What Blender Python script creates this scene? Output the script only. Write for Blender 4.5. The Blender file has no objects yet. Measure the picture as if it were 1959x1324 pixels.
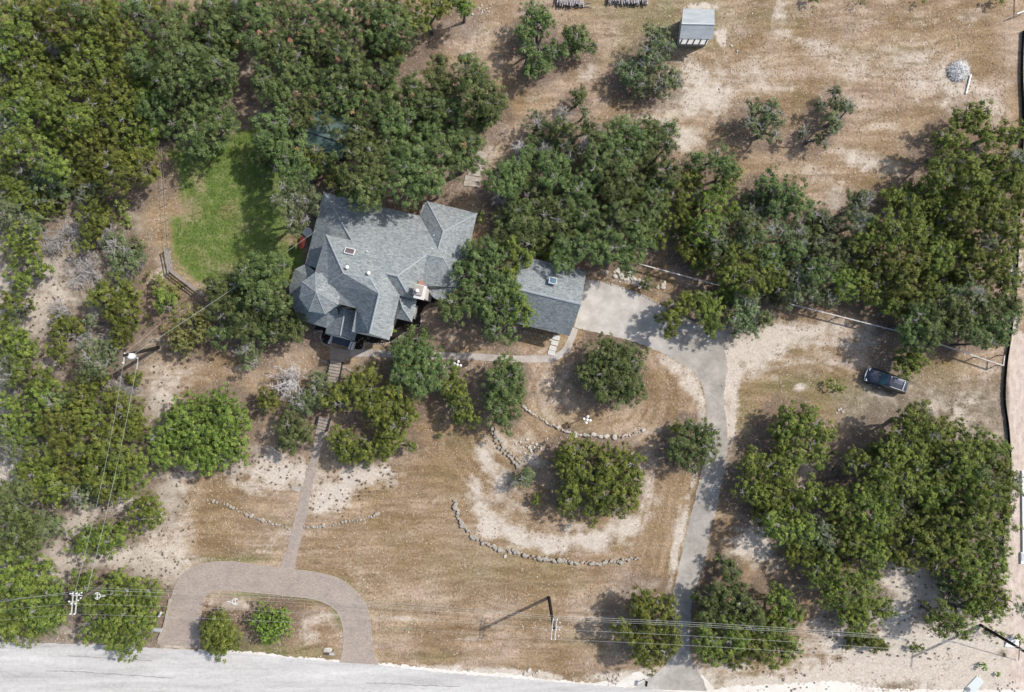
import bpy, bmesh, math, random
import numpy as np
from mathutils import Vector, Matrix

# ------------------------------------------------------------------ camera, sky, sun, exposure
SC = bpy.context.scene
COL = SC.collection
S = 16.5            # photo pixels per metre on the ground
H = 80.0            # height of the drone
CX, CY = 979.5, 662.0
cam = bpy.data.cameras.new("camera"); camo = bpy.data.objects.new("camera", cam); COL.objects.link(camo)
camo.location = (0, 0, H); camo.rotation_euler = (0, 0, 0)
cam.sensor_width = 36.0; cam.lens = 36.0 * H / (1959.0 / S); cam.clip_end = 2000; cam.clip_start = 1
SC.camera = camo
SUN_EL, SUN_AZ = math.radians(46), math.radians(64.5)      # compass azimuth, +Y is north
world = bpy.data.worlds.new("World"); SC.world = world; world.use_nodes = True
wn = world.node_tree; wn.nodes.clear()
sky = wn.nodes.new('ShaderNodeTexSky'); sky.sky_type = 'NISHITA'; sky.sun_disc = False
sky.sun_elevation = SUN_EL; sky.sun_rotation = SUN_AZ; sky.air_density = 1.2; sky.dust_density = 2.5; sky.ozone_density = 1.0
bg = wn.nodes.new('ShaderNodeBackground'); bg.inputs[1].default_value = 0.13
wo = wn.nodes.new('ShaderNodeOutputWorld')
wn.links.new(sky.outputs[0], bg.inputs[0]); wn.links.new(bg.outputs[0], wo.inputs[0])
sl = bpy.data.lights.new("sun", 'SUN'); sl.energy = 3.75; sl.angle = math.radians(0.9); sl.color = (1.0, 0.955, 0.89)
so = bpy.data.objects.new("sun", sl); COL.objects.link(so)
sd = Vector((math.sin(SUN_AZ) * math.cos(SUN_EL), math.cos(SUN_AZ) * math.cos(SUN_EL), math.sin(SUN_EL)))
so.rotation_euler = sd.to_track_quat('Z', 'Y').to_euler(); so.location = sd * 60
SC.view_settings.view_transform = 'Standard'; SC.view_settings.look = 'None'
SC.view_settings.exposure = 0.10; SC.view_settings.gamma = 1.0

random.seed(7)
RNG = np.random.default_rng(11)

def P(x, y, z=0.0):
    """the world point at height z that stands over photo-survey coordinate (x, y)"""
    k = (H - z) / H / S
    return Vector(((x - CX) * k, -(y - CY) * k, z))

# ------------------------------------------------------------------ object helpers
def tag(o, label=None, cat=None, group=None, kind=None):
    if label: o['label'] = label
    if cat: o['category'] = cat
    if group: o['group'] = group
    if kind: o['kind'] = kind
    return o

def empty(name, loc, rz=0.0):
    o = bpy.data.objects.new(name, None); COL.objects.link(o); o.location = loc
    o.rotation_euler = (0, 0, rz); o.empty_display_size = 0.3
    return o

def link(o, parent=None):
    COL.objects.link(o)
    if parent is not None:
        o.parent = parent
    return o

class MB:
    """collects shapes (world coordinates, or local ones if parent given with loc) into one mesh"""
    def __init__(s): s.v = []; s.f = []; s.m = []
    def add(s, vs, fs, mi=0):
        n = len(s.v); s.v += [tuple(v) for v in vs]; s.f += [tuple(i + n for i in f) for f in fs]; s.m += [mi] * len(fs)
    def box(s, c, size, rz=0.0, mi=0, rx=0.0):
        hx, hy, hz = size[0] / 2, size[1] / 2, size[2] / 2
        M = Matrix.Rotation(rz, 3, 'Z') @ Matrix.Rotation(rx, 3, 'X')
        vs = [Vector(c) + M @ Vector((x * hx, y * hy, z * hz)) for x in (-1, 1) for y in (-1, 1) for z in (-1, 1)]
        s.add(vs, [(0, 1, 3, 2), (4, 6, 7, 5), (0, 4, 5, 1), (2, 3, 7, 6), (0, 2, 6, 4), (1, 5, 7, 3)], mi)
    def tube(s, pts, rads, n=6, mi=0, cap=True):
        pts = [Vector(p) for p in pts]
        if not isinstance(rads, (list, tuple)): rads = [rads] * len(pts)
        rings = []
        for i, p in enumerate(pts):
            a = pts[max(0, i - 1)]; b = pts[min(len(pts) - 1, i + 1)]
            d = (b - a); d = d.normalized() if d.length > 1e-6 else Vector((0, 0, 1))
            u = d.cross(Vector((0, 0, 1)))
            if u.length < 1e-3: u = Vector((1, 0, 0))
            u.normalize(); w = d.cross(u)
            rings.append([p + (u * math.cos(2 * math.pi * k / n) + w * math.sin(2 * math.pi * k / n)) * rads[i] for k in range(n)])
        vs = [v for r in rings for v in r]; fs = []
        for i in range(len(pts) - 1):
            for k in range(n):
                fs.append((i * n + k, i * n + (k + 1) % n, (i + 1) * n + (k + 1) % n, (i + 1) * n + k))
        if cap: fs += [tuple(range(n))[::-1], tuple(range((len(pts) - 1) * n, len(pts) * n))]
        s.add(vs, fs, mi)
    def ball(s, c, r, seg=10, rings=6, sz=1.0, mi=0):
        vs = [Vector(c) + Vector((0, 0, r * sz))]; fs = []
        for i in range(1, rings):
            t = math.pi * i / rings
            for k in range(seg):
                a = 2 * math.pi * k / seg
                vs.append(Vector(c) + Vector((r * math.sin(t) * math.cos(a), r * math.sin(t) * math.sin(a), r * sz * math.cos(t))))
        vs.append(Vector(c) - Vector((0, 0, r * sz)))
        for k in range(seg): fs.append((0, 1 + k, 1 + (k + 1) % seg))
        for i in range(rings - 2):
            for k in range(seg):
                a = 1 + i * seg + k; b = 1 + i * seg + (k + 1) % seg
                fs.append((a, a + seg, b + seg, b))
        L = len(vs) - 1; o = 1 + (rings - 2) * seg
        for k in range(seg): fs.append((o + k, L, o + (k + 1) % seg))
        s.add(vs, fs, mi)
    def build(s, name, mats, parent=None, smooth=False, origin=None):
        me = bpy.data.meshes.new(name)
        if not isinstance(mats, (list, tuple)): mats = [mats]
        off = Vector((0, 0, 0))
        if parent is not None: off = -Vector(parent_world(parent))
        elif origin is not None: off = -Vector(origin)
        if parent is not None and abs(root_rot(parent)) > 1e-9:
            M = Matrix.Rotation(-root_rot(parent), 3, 'Z')
            vs = [M @ (Vector(v) + off) for v in s.v]
        else:
            vs = [Vector(v) + off for v in s.v]
        me.from_pydata(vs, [], s.f)
        for m in mats: me.materials.append(m)
        if len(mats) > 1: me.polygons.foreach_set('material_index', s.m)
        if smooth: me.polygons.foreach_set('use_smooth', [True] * len(me.polygons))
        me.validate(); me.update()
        o = bpy.data.objects.new(name, me)
        if parent is None and origin is not None: o.location = origin
        link(o, parent)
        return o

def parent_world(p):
    v = Vector((0, 0, 0))
    while p is not None:
        v = v + Vector(p.location); p = p.parent
    return v
def root_rot(p):
    r = 0.0
    while p is not None:
        r += p.rotation_euler[2]; p = p.parent
    return r

# ------------------------------------------------------------------ materials
def nt(name):
    m = bpy.data.materials.new(name); m.use_nodes = True
    t = m.node_tree; t.nodes.clear()
    out = t.nodes.new('ShaderNodeOutputMaterial'); b = t.nodes.new('ShaderNodeBsdfPrincipled')
    t.links.new(b.outputs[0], out.inputs[0])
    return m, t, b, out
def N(t, kind, **kw):
    n = t.nodes.new(kind)
    for k, v in kw.items(): setattr(n, k, v)
    return n
def tex_noise(t, scale, detail=4, rough=0.6, vec=None, stretch=None, dist=0.0):
    n = N(t, 'ShaderNodeTexNoise'); n.inputs['Scale'].default_value = scale; n.inputs['Detail'].default_value = detail
    n.inputs['Roughness'].default_value = rough; n.inputs['Distortion'].default_value = dist
    if vec is not None:
        if stretch:
            mp = N(t, 'ShaderNodeMapping'); mp.inputs['Scale'].default_value = stretch
            t.links.new(vec, mp.inputs[0]); t.links.new(mp.outputs[0], n.inputs['Vector'])
        else: t.links.new(vec, n.inputs['Vector'])
    return n.outputs['Fac']
def ramp(t, fac, stops):
    r = N(t, 'ShaderNodeValToRGB'); e = r.color_ramp.elements
    while len(e) > 1: e.remove(e[0])
    e[0].position = stops[0][0]; e[0].color = (*stops[0][1], 1)
    for p, c in stops[1:]:
        x = e.new(p); x.color = (*c, 1)
    t.links.new(fac, r.inputs[0]); return r.outputs[0]
def mixc(t, fac, a, b, blend='MIX'):
    m = N(t, 'ShaderNodeMix', data_type='RGBA', blend_type=blend)
    for inp, v in ((m.inputs[0], fac), (m.inputs[6], a), (m.inputs[7], b)):
        if isinstance(v, (int, float)): inp.default_value = v
        elif isinstance(v, tuple): inp.default_value = (*v, 1)
        else: t.links.new(v, inp)
    return m.outputs[2]
def math_(t, op, a, b=None, clamp=False):
    m = N(t, 'ShaderNodeMath', operation=op, use_clamp=clamp)
    for i, v in enumerate((a, b)):
        if v is None: continue
        if isinstance(v, (int, float)): m.inputs[i].default_value = v
        else: t.links.new(v, m.inputs[i])
    return m.outputs[0]
def bump(t, b, h, strength=0.3, dist=0.05):
    n = N(t, 'ShaderNodeBump'); n.inputs['Strength'].default_value = strength; n.inputs['Distance'].default_value = dist
    t.links.new(h, n.inputs['Height']); t.links.new(n.outputs[0], b.inputs['Normal'])
def g3(c): return (c[0], c[1], c[2])

def simple(name, col, rough=0.8, metal=0.0, var=0.25, scale=6.0, bmp=0.0, spec=0.3):
    m, t, b, o = nt(name)
    co = N(t, 'ShaderNodeTexCoord').outputs['Object']
    f = tex_noise(t, scale, 5, 0.65, co)
    d = tuple(c * (1 - var) for c in col); l = tuple(min(1, c * (1 + var)) for c in col)
    t.links.new(ramp(t, f, [(0.3, d), (0.7, l)]), b.inputs['Base Color'])
    b.inputs['Roughness'].default_value = rough; b.inputs['Metallic'].default_value = metal
    b.inputs['Specular IOR Level'].default_value = spec
    if bmp: bump(t, b, f, bmp, 0.03)
    return m

def shingle(name, dark, light, ang):
    m, t, b, o = nt(name)
    co = N(t, 'ShaderNodeTexCoord').outputs['Object']
    mp = N(t, 'ShaderNodeMapping'); mp.inputs['Rotation'].default_value = (0, 0, ang)
    t.links.new(co, mp.inputs[0])
    br = N(t, 'ShaderNodeTexBrick'); t.links.new(mp.outputs[0], br.inputs['Vector'])
    br.inputs['Scale'].default_value = 1.0; br.inputs['Brick Width'].default_value = 0.34; br.inputs['Row Height'].default_value = 0.16
    br.inputs['Mortar Size'].default_value = 0.012
    br.inputs['Color1'].default_value = (0.25, 0.25, 0.25, 1); br.inputs['Color2'].default_value = (0.75, 0.75, 0.75, 1)
    br.inputs['Mortar'].default_value = (0.2, 0.2, 0.2, 1)
    f1 = tex_noise(t, 5.0, 6, 0.8, co); f2 = tex_noise(t, 0.5, 4, 0.6, co)
    f = math_(t, 'ADD', math_(t, 'MULTIPLY', br.outputs['Color'], 0.3), math_(t, 'MULTIPLY', f1, 0.75))
    c1 = ramp(t, f, [(0.32, dark), (0.52, tuple((a + c) / 2 for a, c in zip(dark, light))), (0.72, light)])
    c2 = ramp(t, f2, [(0.3, (0.86, 0.87, 0.88)), (0.7, (1.0, 0.99, 0.98))])
    t.links.new(mixc(t, 1.0, c1, c2, 'MULTIPLY'), b.inputs['Base Color'])
    b.inputs['Roughness'].default_value = 0.85; b.inputs['Specular IOR Level'].default_value = 0.25
    bump(t, b, f, 0.5, 0.03)
    return m

def leaf_mat(name, stops, transl=0.15, rust=(0.25, 0.145, 0.085)):
    m, t, b, o = nt(name)
    a = N(t, 'ShaderNodeAttribute'); a.attribute_name = 'tint'
    oi = N(t, 'ShaderNodeObjectInfo')
    hs = N(t, 'ShaderNodeHueSaturation')
    half = math_(t, 'MULTIPLY', a.outputs['Fac'], 0.5)
    c = ramp(t, half, [(p * 0.5, q) for p, q in stops] + [(0.72, rust), (1.0, tuple(x * 1.5 for x in rust))])
    t.links.new(c, hs.inputs['Color'])
    t.links.new(math_(t, 'ADD', math_(t, 'MULTIPLY', oi.outputs['Random'], 0.042), 0.474), hs.inputs['Hue'])
    t.links.new(math_(t, 'ADD', math_(t, 'MULTIPLY', oi.outputs['Random'], 0.55), 1.0), hs.inputs['Value'])
    t.links.new(hs.outputs[0], b.inputs['Base Color'])
    b.inputs['Roughness'].default_value = 0.62; b.inputs['Specular IOR Level'].default_value = 0.28
    tr = N(t, 'ShaderNodeBsdfTranslucent'); t.links.new(hs.outputs[0], tr.inputs[0])
    mx = N(t, 'ShaderNodeMixShader'); mx.inputs[0].default_value = transl
    t.links.new(b.outputs[0], mx.inputs[1]); t.links.new(tr.outputs[0], mx.inputs[2]); t.links.new(mx.outputs[0], o.inputs[0])
    return m

M = {}
M['leaf_j'] = leaf_mat('juniper_foliage', [(0.0, (0.034, 0.047, 0.014)), (0.4, (0.090, 0.124, 0.026)), (0.75, (0.162, 0.200, 0.036)), (1.0, (0.225, 0.255, 0.058))])
M['leaf_o'] = leaf_mat('oak_foliage', [(0.0, (0.032, 0.047, 0.018)), (0.4, (0.078, 0.112, 0.036)), (0.75, (0.128, 0.170, 0.054)), (1.0, (0.182, 0.218, 0.092))])
M['leaf_g'] = leaf_mat('grey_oak_foliage', [(0.0, (0.045, 0.062, 0.028)), (0.4, (0.100, 0.136, 0.056)), (0.75, (0.158, 0.196, 0.088)), (1.0, (0.25, 0.275, 0.165))])
M['leaf_w'] = leaf_mat('pale_foliage', [(0.0, (0.082, 0.098, 0.030)), (0.5, (0.168, 0.196, 0.058)), (1.0, (0.275, 0.285, 0.105))])
M['leaf_b'] = leaf_mat('bright_foliage', [(0.0, (0.06, 0.11, 0.02)), (0.5, (0.13, 0.23, 0.035)), (1.0, (0.22, 0.32, 0.07))])
M['bark'] = simple('bark', (0.15, 0.135, 0.125), 0.95, var=0.35, scale=5)
M['greybark'] = simple('weathered_twigs', (0.37, 0.35, 0.335), 0.95, var=0.35, scale=3)
M['deadwood'] = simple('dead_wood', (0.30, 0.265, 0.24), 0.95, var=0.4, scale=3)
M['palewood'] = simple('bleached_wood', (0.54, 0.52, 0.51), 0.9, var=0.3, scale=4)
M['ashwood'] = simple('ash_white_branches', (0.78, 0.76, 0.74), 0.9, var=0.3, scale=4)
M['log'] = simple('split_logs', (0.36, 0.33, 0.325), 0.95, var=0.5, scale=3)
M['roof'] = shingle('roof_shingles', (0.110, 0.126, 0.132), (0.425, 0.460, 0.47), math.radians(13.5))
M['ridge'] = simple('ridge_shingles', (0.31, 0.335, 0.355), 0.85, var=0.2, scale=5)
M['white'] = simple('white_paint', (0.78, 0.78, 0.77), 0.6, var=0.06, scale=2)
M['cream'] = simple('cream_siding', (0.62, 0.60, 0.55), 0.8, var=0.1, scale=2)
M['dark'] = simple('dark_boards', (0.035, 0.04, 0.05), 0.6, var=0.3, scale=3)
M['bluedeck'] = simple('blue_grey_deck', (0.08, 0.10, 0.13), 0.6, var=0.2, scale=3)
M['glass'] = simple('window_glass', (0.05, 0.12, 0.17), 0.08, var=0.2, scale=2, spec=0.9)
M['skyglass'] = simple('skylight_glass', (0.11, 0.19, 0.25), 0.2, var=0.3, scale=2, spec=0.9)
M['brownglass'] = simple('brown_skylight', (0.13, 0.105, 0.10), 0.3, var=0.2, scale=4)
M['metal'] = simple('galvanised_metal', (0.55, 0.57, 0.60), 0.45, metal=0.3, var=0.15, scale=3)
M['pole'] = simple('creosote_pole', (0.028, 0.022, 0.020), 0.9, var=0.3, scale=3)
M['arm'] = simple('pale_crossarm', (0.50, 0.50, 0.48), 0.7, var=0.15, scale=4)
M['brownpole'] = simple('brown_pole', (0.15, 0.115, 0.105), 0.9, var=0.3, scale=3)
M['porcelain'] = simple('white_insulator', (0.70, 0.71, 0.71), 0.3, var=0.03, scale=2)
M['wire'] = simple('aluminium_wire', (0.44, 0.46, 0.45), 0.45, metal=0.2, var=0.1, scale=0.3)
M['cable'] = simple('pale_cable', (0.36, 0.39, 0.35), 0.5, var=0.1, scale=0.3)
M['stone'] = simple('limestone', (0.37, 0.335, 0.285), 0.95, var=0.38, scale=2.2, bmp=0.4)
M['palestone'] = simple('white_limestone', (0.54, 0.50, 0.44), 0.95, var=0.2, scale=3, bmp=0.4)
M['slab'] = simple('flagstone', (0.40, 0.355, 0.305), 0.95, var=0.25, scale=3, bmp=0.3)
M['conc'] = simple('concrete', (0.62, 0.60, 0.57), 0.9, var=0.1, scale=2)
M['black'] = simple('black_fabric', (0.012, 0.012, 0.014), 0.9, var=0.2, scale=3)
M['wood'] = simple('weathered_fence_wood', (0.30, 0.27, 0.255), 0.95, var=0.3, scale=3)
M['palerail'] = simple('pale_rail_wood', (0.60, 0.57, 0.55), 0.9, var=0.25, scale=3)
M['green_roof'] = simple('green_metal_roof', (0.10, 0.15, 0.125), 0.45, var=0.35, scale=1.3)
M['shedroof'] = None
M['red'] = simple('red_fabric', (0.10, 0.016, 0.012), 0.8, var=0.3, scale=3)
M['bed_shadow'] = simple('dark_bed_shadow', (0.030, 0.024, 0.020), 1.0, var=0.5, scale=8, bmp=0.5)  # near-black bed colour, mostly the shadow beside the house painted in
M['brick'] = simple('red_brick', (0.38, 0.20, 0.14), 0.9, var=0.25, scale=8)
M['globe'] = simple('opal_globe', (0.88, 0.88, 0.87), 0.25, var=0.01, scale=1)
M['pvc'] = simple('white_pvc', (0.85, 0.85, 0.84), 0.4, var=0.02, scale=1)

# ------------------------------------------------------------------ tree survey (photo-survey coordinates and crown radii)
# kinds: j juniper, o live oak, g grey-green oak with lichened twigs, d bare grey tree, w pale loose tree
MASS = {
'j': """26,15,32 105,26,24 31,62,31 56,133,38 226,62,38 170,108,50 115,60,28 150,152,34 226,180,42 46,210,30 110,211,38 244,239,42 187,282,52 277,318,30
51,277,42 103,318,34 190,205,30 150,235,34 85,175,30 15,100,26 70,90,26 801,33,34 881,8,26 840,15,22 226,333,40 282,333,24 15,340,26 59,384,34 187,410,34 46,464,38 159,471,16 180,448,22
77,510,22 41,536,26 20,577,20 56,585,16 190,566,24 231,566,40 239,602,36 128,626,30 231,636,22 316,577,22 26,644,30 8,620,18
39,666,34 46,717,28 116,671,24 185,722,30 85,722,24 231,648,20 90,756,40 154,761,34 20,774,24 218,761,20 39,820,44 134,815,38 175,799,32 247,794,34 223,830,30
262,820,24 180,858,38 231,871,36 90,887,38 51,897,22 257,899,40 141,897,36 200,902,38 103,933,38 64,928,22 211,935,30 281,978,38 95,810,24 120,850,26
26,1084,36 73,1097,32 39,1123,28 31,1167,40 78,1162,38 104,1126,26 52,1201,32 10,1200,28 104,1183,28
979,479,22 975,520,20 1006,494,20 982,577,30 999,602,26 973,559,22 968,628,20 1325,341,24 1294,384,34 1397,335,22 1384,358,26 1358,389,30 1332,371,22 1284,423,14 1345,433,32 1320,479,26 1366,495,28 1397,479,28
1397,520,28 1430,538,28 1448,500,30 1480,533,28 1870,216,24 1829,229,20 1862,244,20 1806,270,24 1834,272,18 1895,262,24 1934,259,26 1803,318,28 1839,316,26
1690,430,28 1729,430,28 1703,459,26 1747,454,28 1664,454,24 1639,464,20 1664,520,34 1618,543,32 1685,500,26 1716,510,28 1749,500,28 1729,538,28 1690,546,26 1670,564,24 1703,585,20 1767,564,32 1783,505,28 1793,479,26 1813,495,22
1772,371,28 1793,341,28 1857,346,30 1831,392,28 1793,397,24 1819,418,24 1857,384,26 1844,430,24 1896,428,34 1908,397,30 1883,371,24 1942,341,26 1947,379,24 1934,443,24 1749,392,16
1865,495,26 1916,495,28 1934,474,22 1854,520,22 1896,525,28 1929,538,26 1926,329,26
1435,884,28 1438,935,32 1480,897,36 1474,948,34 1497,935,30
1754,794,28 1729,820,30 1780,825,32 1742,845,36 1703,858,30 1870,853,34 1908,853,20 1824,871,36 1793,858,30 1844,910,34 1793,897,34 1741,884,30 1690,897,34 1634,879,26
1677,922,30 1729,928,32 1780,930,34 1831,935,34 1883,948,36 1921,897,22 1916,935,24 1549,943,30 1600,956,32 1646,953,32 1690,958,32
1485,1006,32 1537,1014,25 1615,1006,34 1628,1032,32 1662,996,32 1706,1001,34 1758,1014,34 1810,1006,34 1875,1001,36 1914,1006,24 1823,1045,32 1771,1037,32 1732,1066,30 1784,1071,28 1849,1045,32 1901,1040,26 1888,1079,34 1849,1089,32 1524,1053,30 1667,1058,30
1568,1097,34 1615,1123,40 1656,1105,30 1628,1175,32 1667,1162,32 1646,1196,22 1693,1162,20 1589,1141,24 1888,1123,34 1849,1126,28 1906,1149,24 1862,1162,24 1888,1170,22 1797,1183,30 1831,1196,26
1350,1227,30 1365,1250,24 1402,1219,34 1407,1256,22 1449,1209,32 1446,1240,28 1490,1146,30 1511,1175,24 1490,1188,32 1475,1240,34 1511,1235,26""",
'o': """159,15,34 321,59,38 360,115,55 416,64,30 475,26,32 303,205,33 380,180,48 385,257,50 431,231,32 330,150,36 420,130,32 270,120,26 340,20,30 400,15,30 250,12,24
531,15,38 570,51,30 600,67,32 652,38,36 711,26,46 750,59,44 500,30,30 529,85,34 588,85,26 670,103,28 690,128,26 570,141,38 619,164,32 644,144,24 511,164,32 732,146,26 755,123,18 688,149,20 600,10,34 640,95,24 545,115,26 500,110,24 480,75,26
660,190,32 698,195,28 783,180,38 834,154,30 840,118,16 888,110,14 904,144,34 917,185,44 834,205,26 873,213,30 950,195,22 942,221,18 565,222,26 540,190,26 624,234,15 602,288,15 652,266,18 588,236,18 640,300,14 518,244,36 521,275,30 572,264,14 554,303,32 739,213,30 690,252,34 760,236,32 742,277,28 762,290,24 724,231,18
703,316,44 783,323,38 852,303,40 827,246,24 865,262,20 896,282,28 901,313,20 640,200,24 590,195,22 808,290,24 735,330,26
570,335,32 698,353,46 711,378,30 788,351,44 827,348,26 955,346,32 904,479,22 932,487,34 963,464,28 891,525,30 937,525,32 968,551,28 865,590,32 904,572,28 947,590,38 955,633,30 801,648,24
531,507,26 495,515,26 506,551,42 495,597,38 531,582,26 562,628,30 539,602,24 526,641,18 416,556,30 457,546,36 475,525,26 488,500,16 437,590,32 480,590,34 470,628,30 424,641,24
26,948,40 39,1011,46 16,996,34 44,1048,34
1191,252,32 1170,275,32 1217,277,30 1276,280,20 1232,295,26 1140,303,32 1191,313,30 1278,321,26 1063,316,28 986,323,28 1129,249,24 1076,247,24 1332,308,20 1376,308,28 1397,326,20
993,335,30 975,353,26 1050,335,30 1022,369,30 1063,382,30 1101,358,28 991,402,28 1019,448,32 993,435,26 1070,430,34 1076,474,26 1081,500,24 1119,405,34 1165,351,28 1178,371,28 1201,346,28 1186,410,28 1217,423,26 1245,387,30 1248,418,24 1153,448,34 1114,474,28 1173,479,30 1217,469,38 1199,500,24 1145,484,24 1035,412,24 1135,330,26
1469,353,26 1510,371,32 1492,402,30 1526,394,24 1474,495,28 1518,479,26 1613,474,24 1562,518,28 1557,454,22 1440,440,22 1464,610,18 1883,910,26
1870,628,30 1916,615,28 1778,632,28 1741,628,24 1819,632,24 1896,640,26 1934,597,22 1741,648,24 1767,661,18 1846,632,24 1880,655,18 1908,648,18 1780,597,28 1754,602,26 1839,610,30 1883,590,32 1819,590,26 1921,572,28""",
'g': """108,346,40 175,371,30 13,410,34 64,430,24 239,495,34 222,466,22 33,597,20 177,615,16 15,707,32 185,686,42 110,774,26 31,853,32 154,938,34 91,1006,34 557,379,38 590,384,26 565,423,30
1250,74,26 1268,90,22 1196,136,22 1227,123,20 1263,159,30 1230,165,24 1289,155,20 1252,122,28 1238,98,22 1212,152,20 1027,239,28 1088,270,26 1101,303,28 1119,213,14 1440,205,17 1467,212,24 1485,228,20 1452,245,20 1478,262,14 1435,228,18
1598,175,12 1603,200,22 1623,208,14 1569,203,12 1593,231,20 1536,252,12 1569,267,18 1600,246,15 1639,387,26 1634,418,24 1654,382,18 1654,425,18 1474,443,30 1521,448,30 1582,484,36 1523,531,26 1541,556,28 1513,569,20 1580,567,26 1376,454,30 1435,459,28 1430,423,24
1417,602,34 1422,572,28 1440,615,26 1417,634,16 1865,288,18 1947,303,22 1890,466,20 1857,564,30 1819,564,24 1568,1019,32 1950,1162,18""",
}
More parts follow.
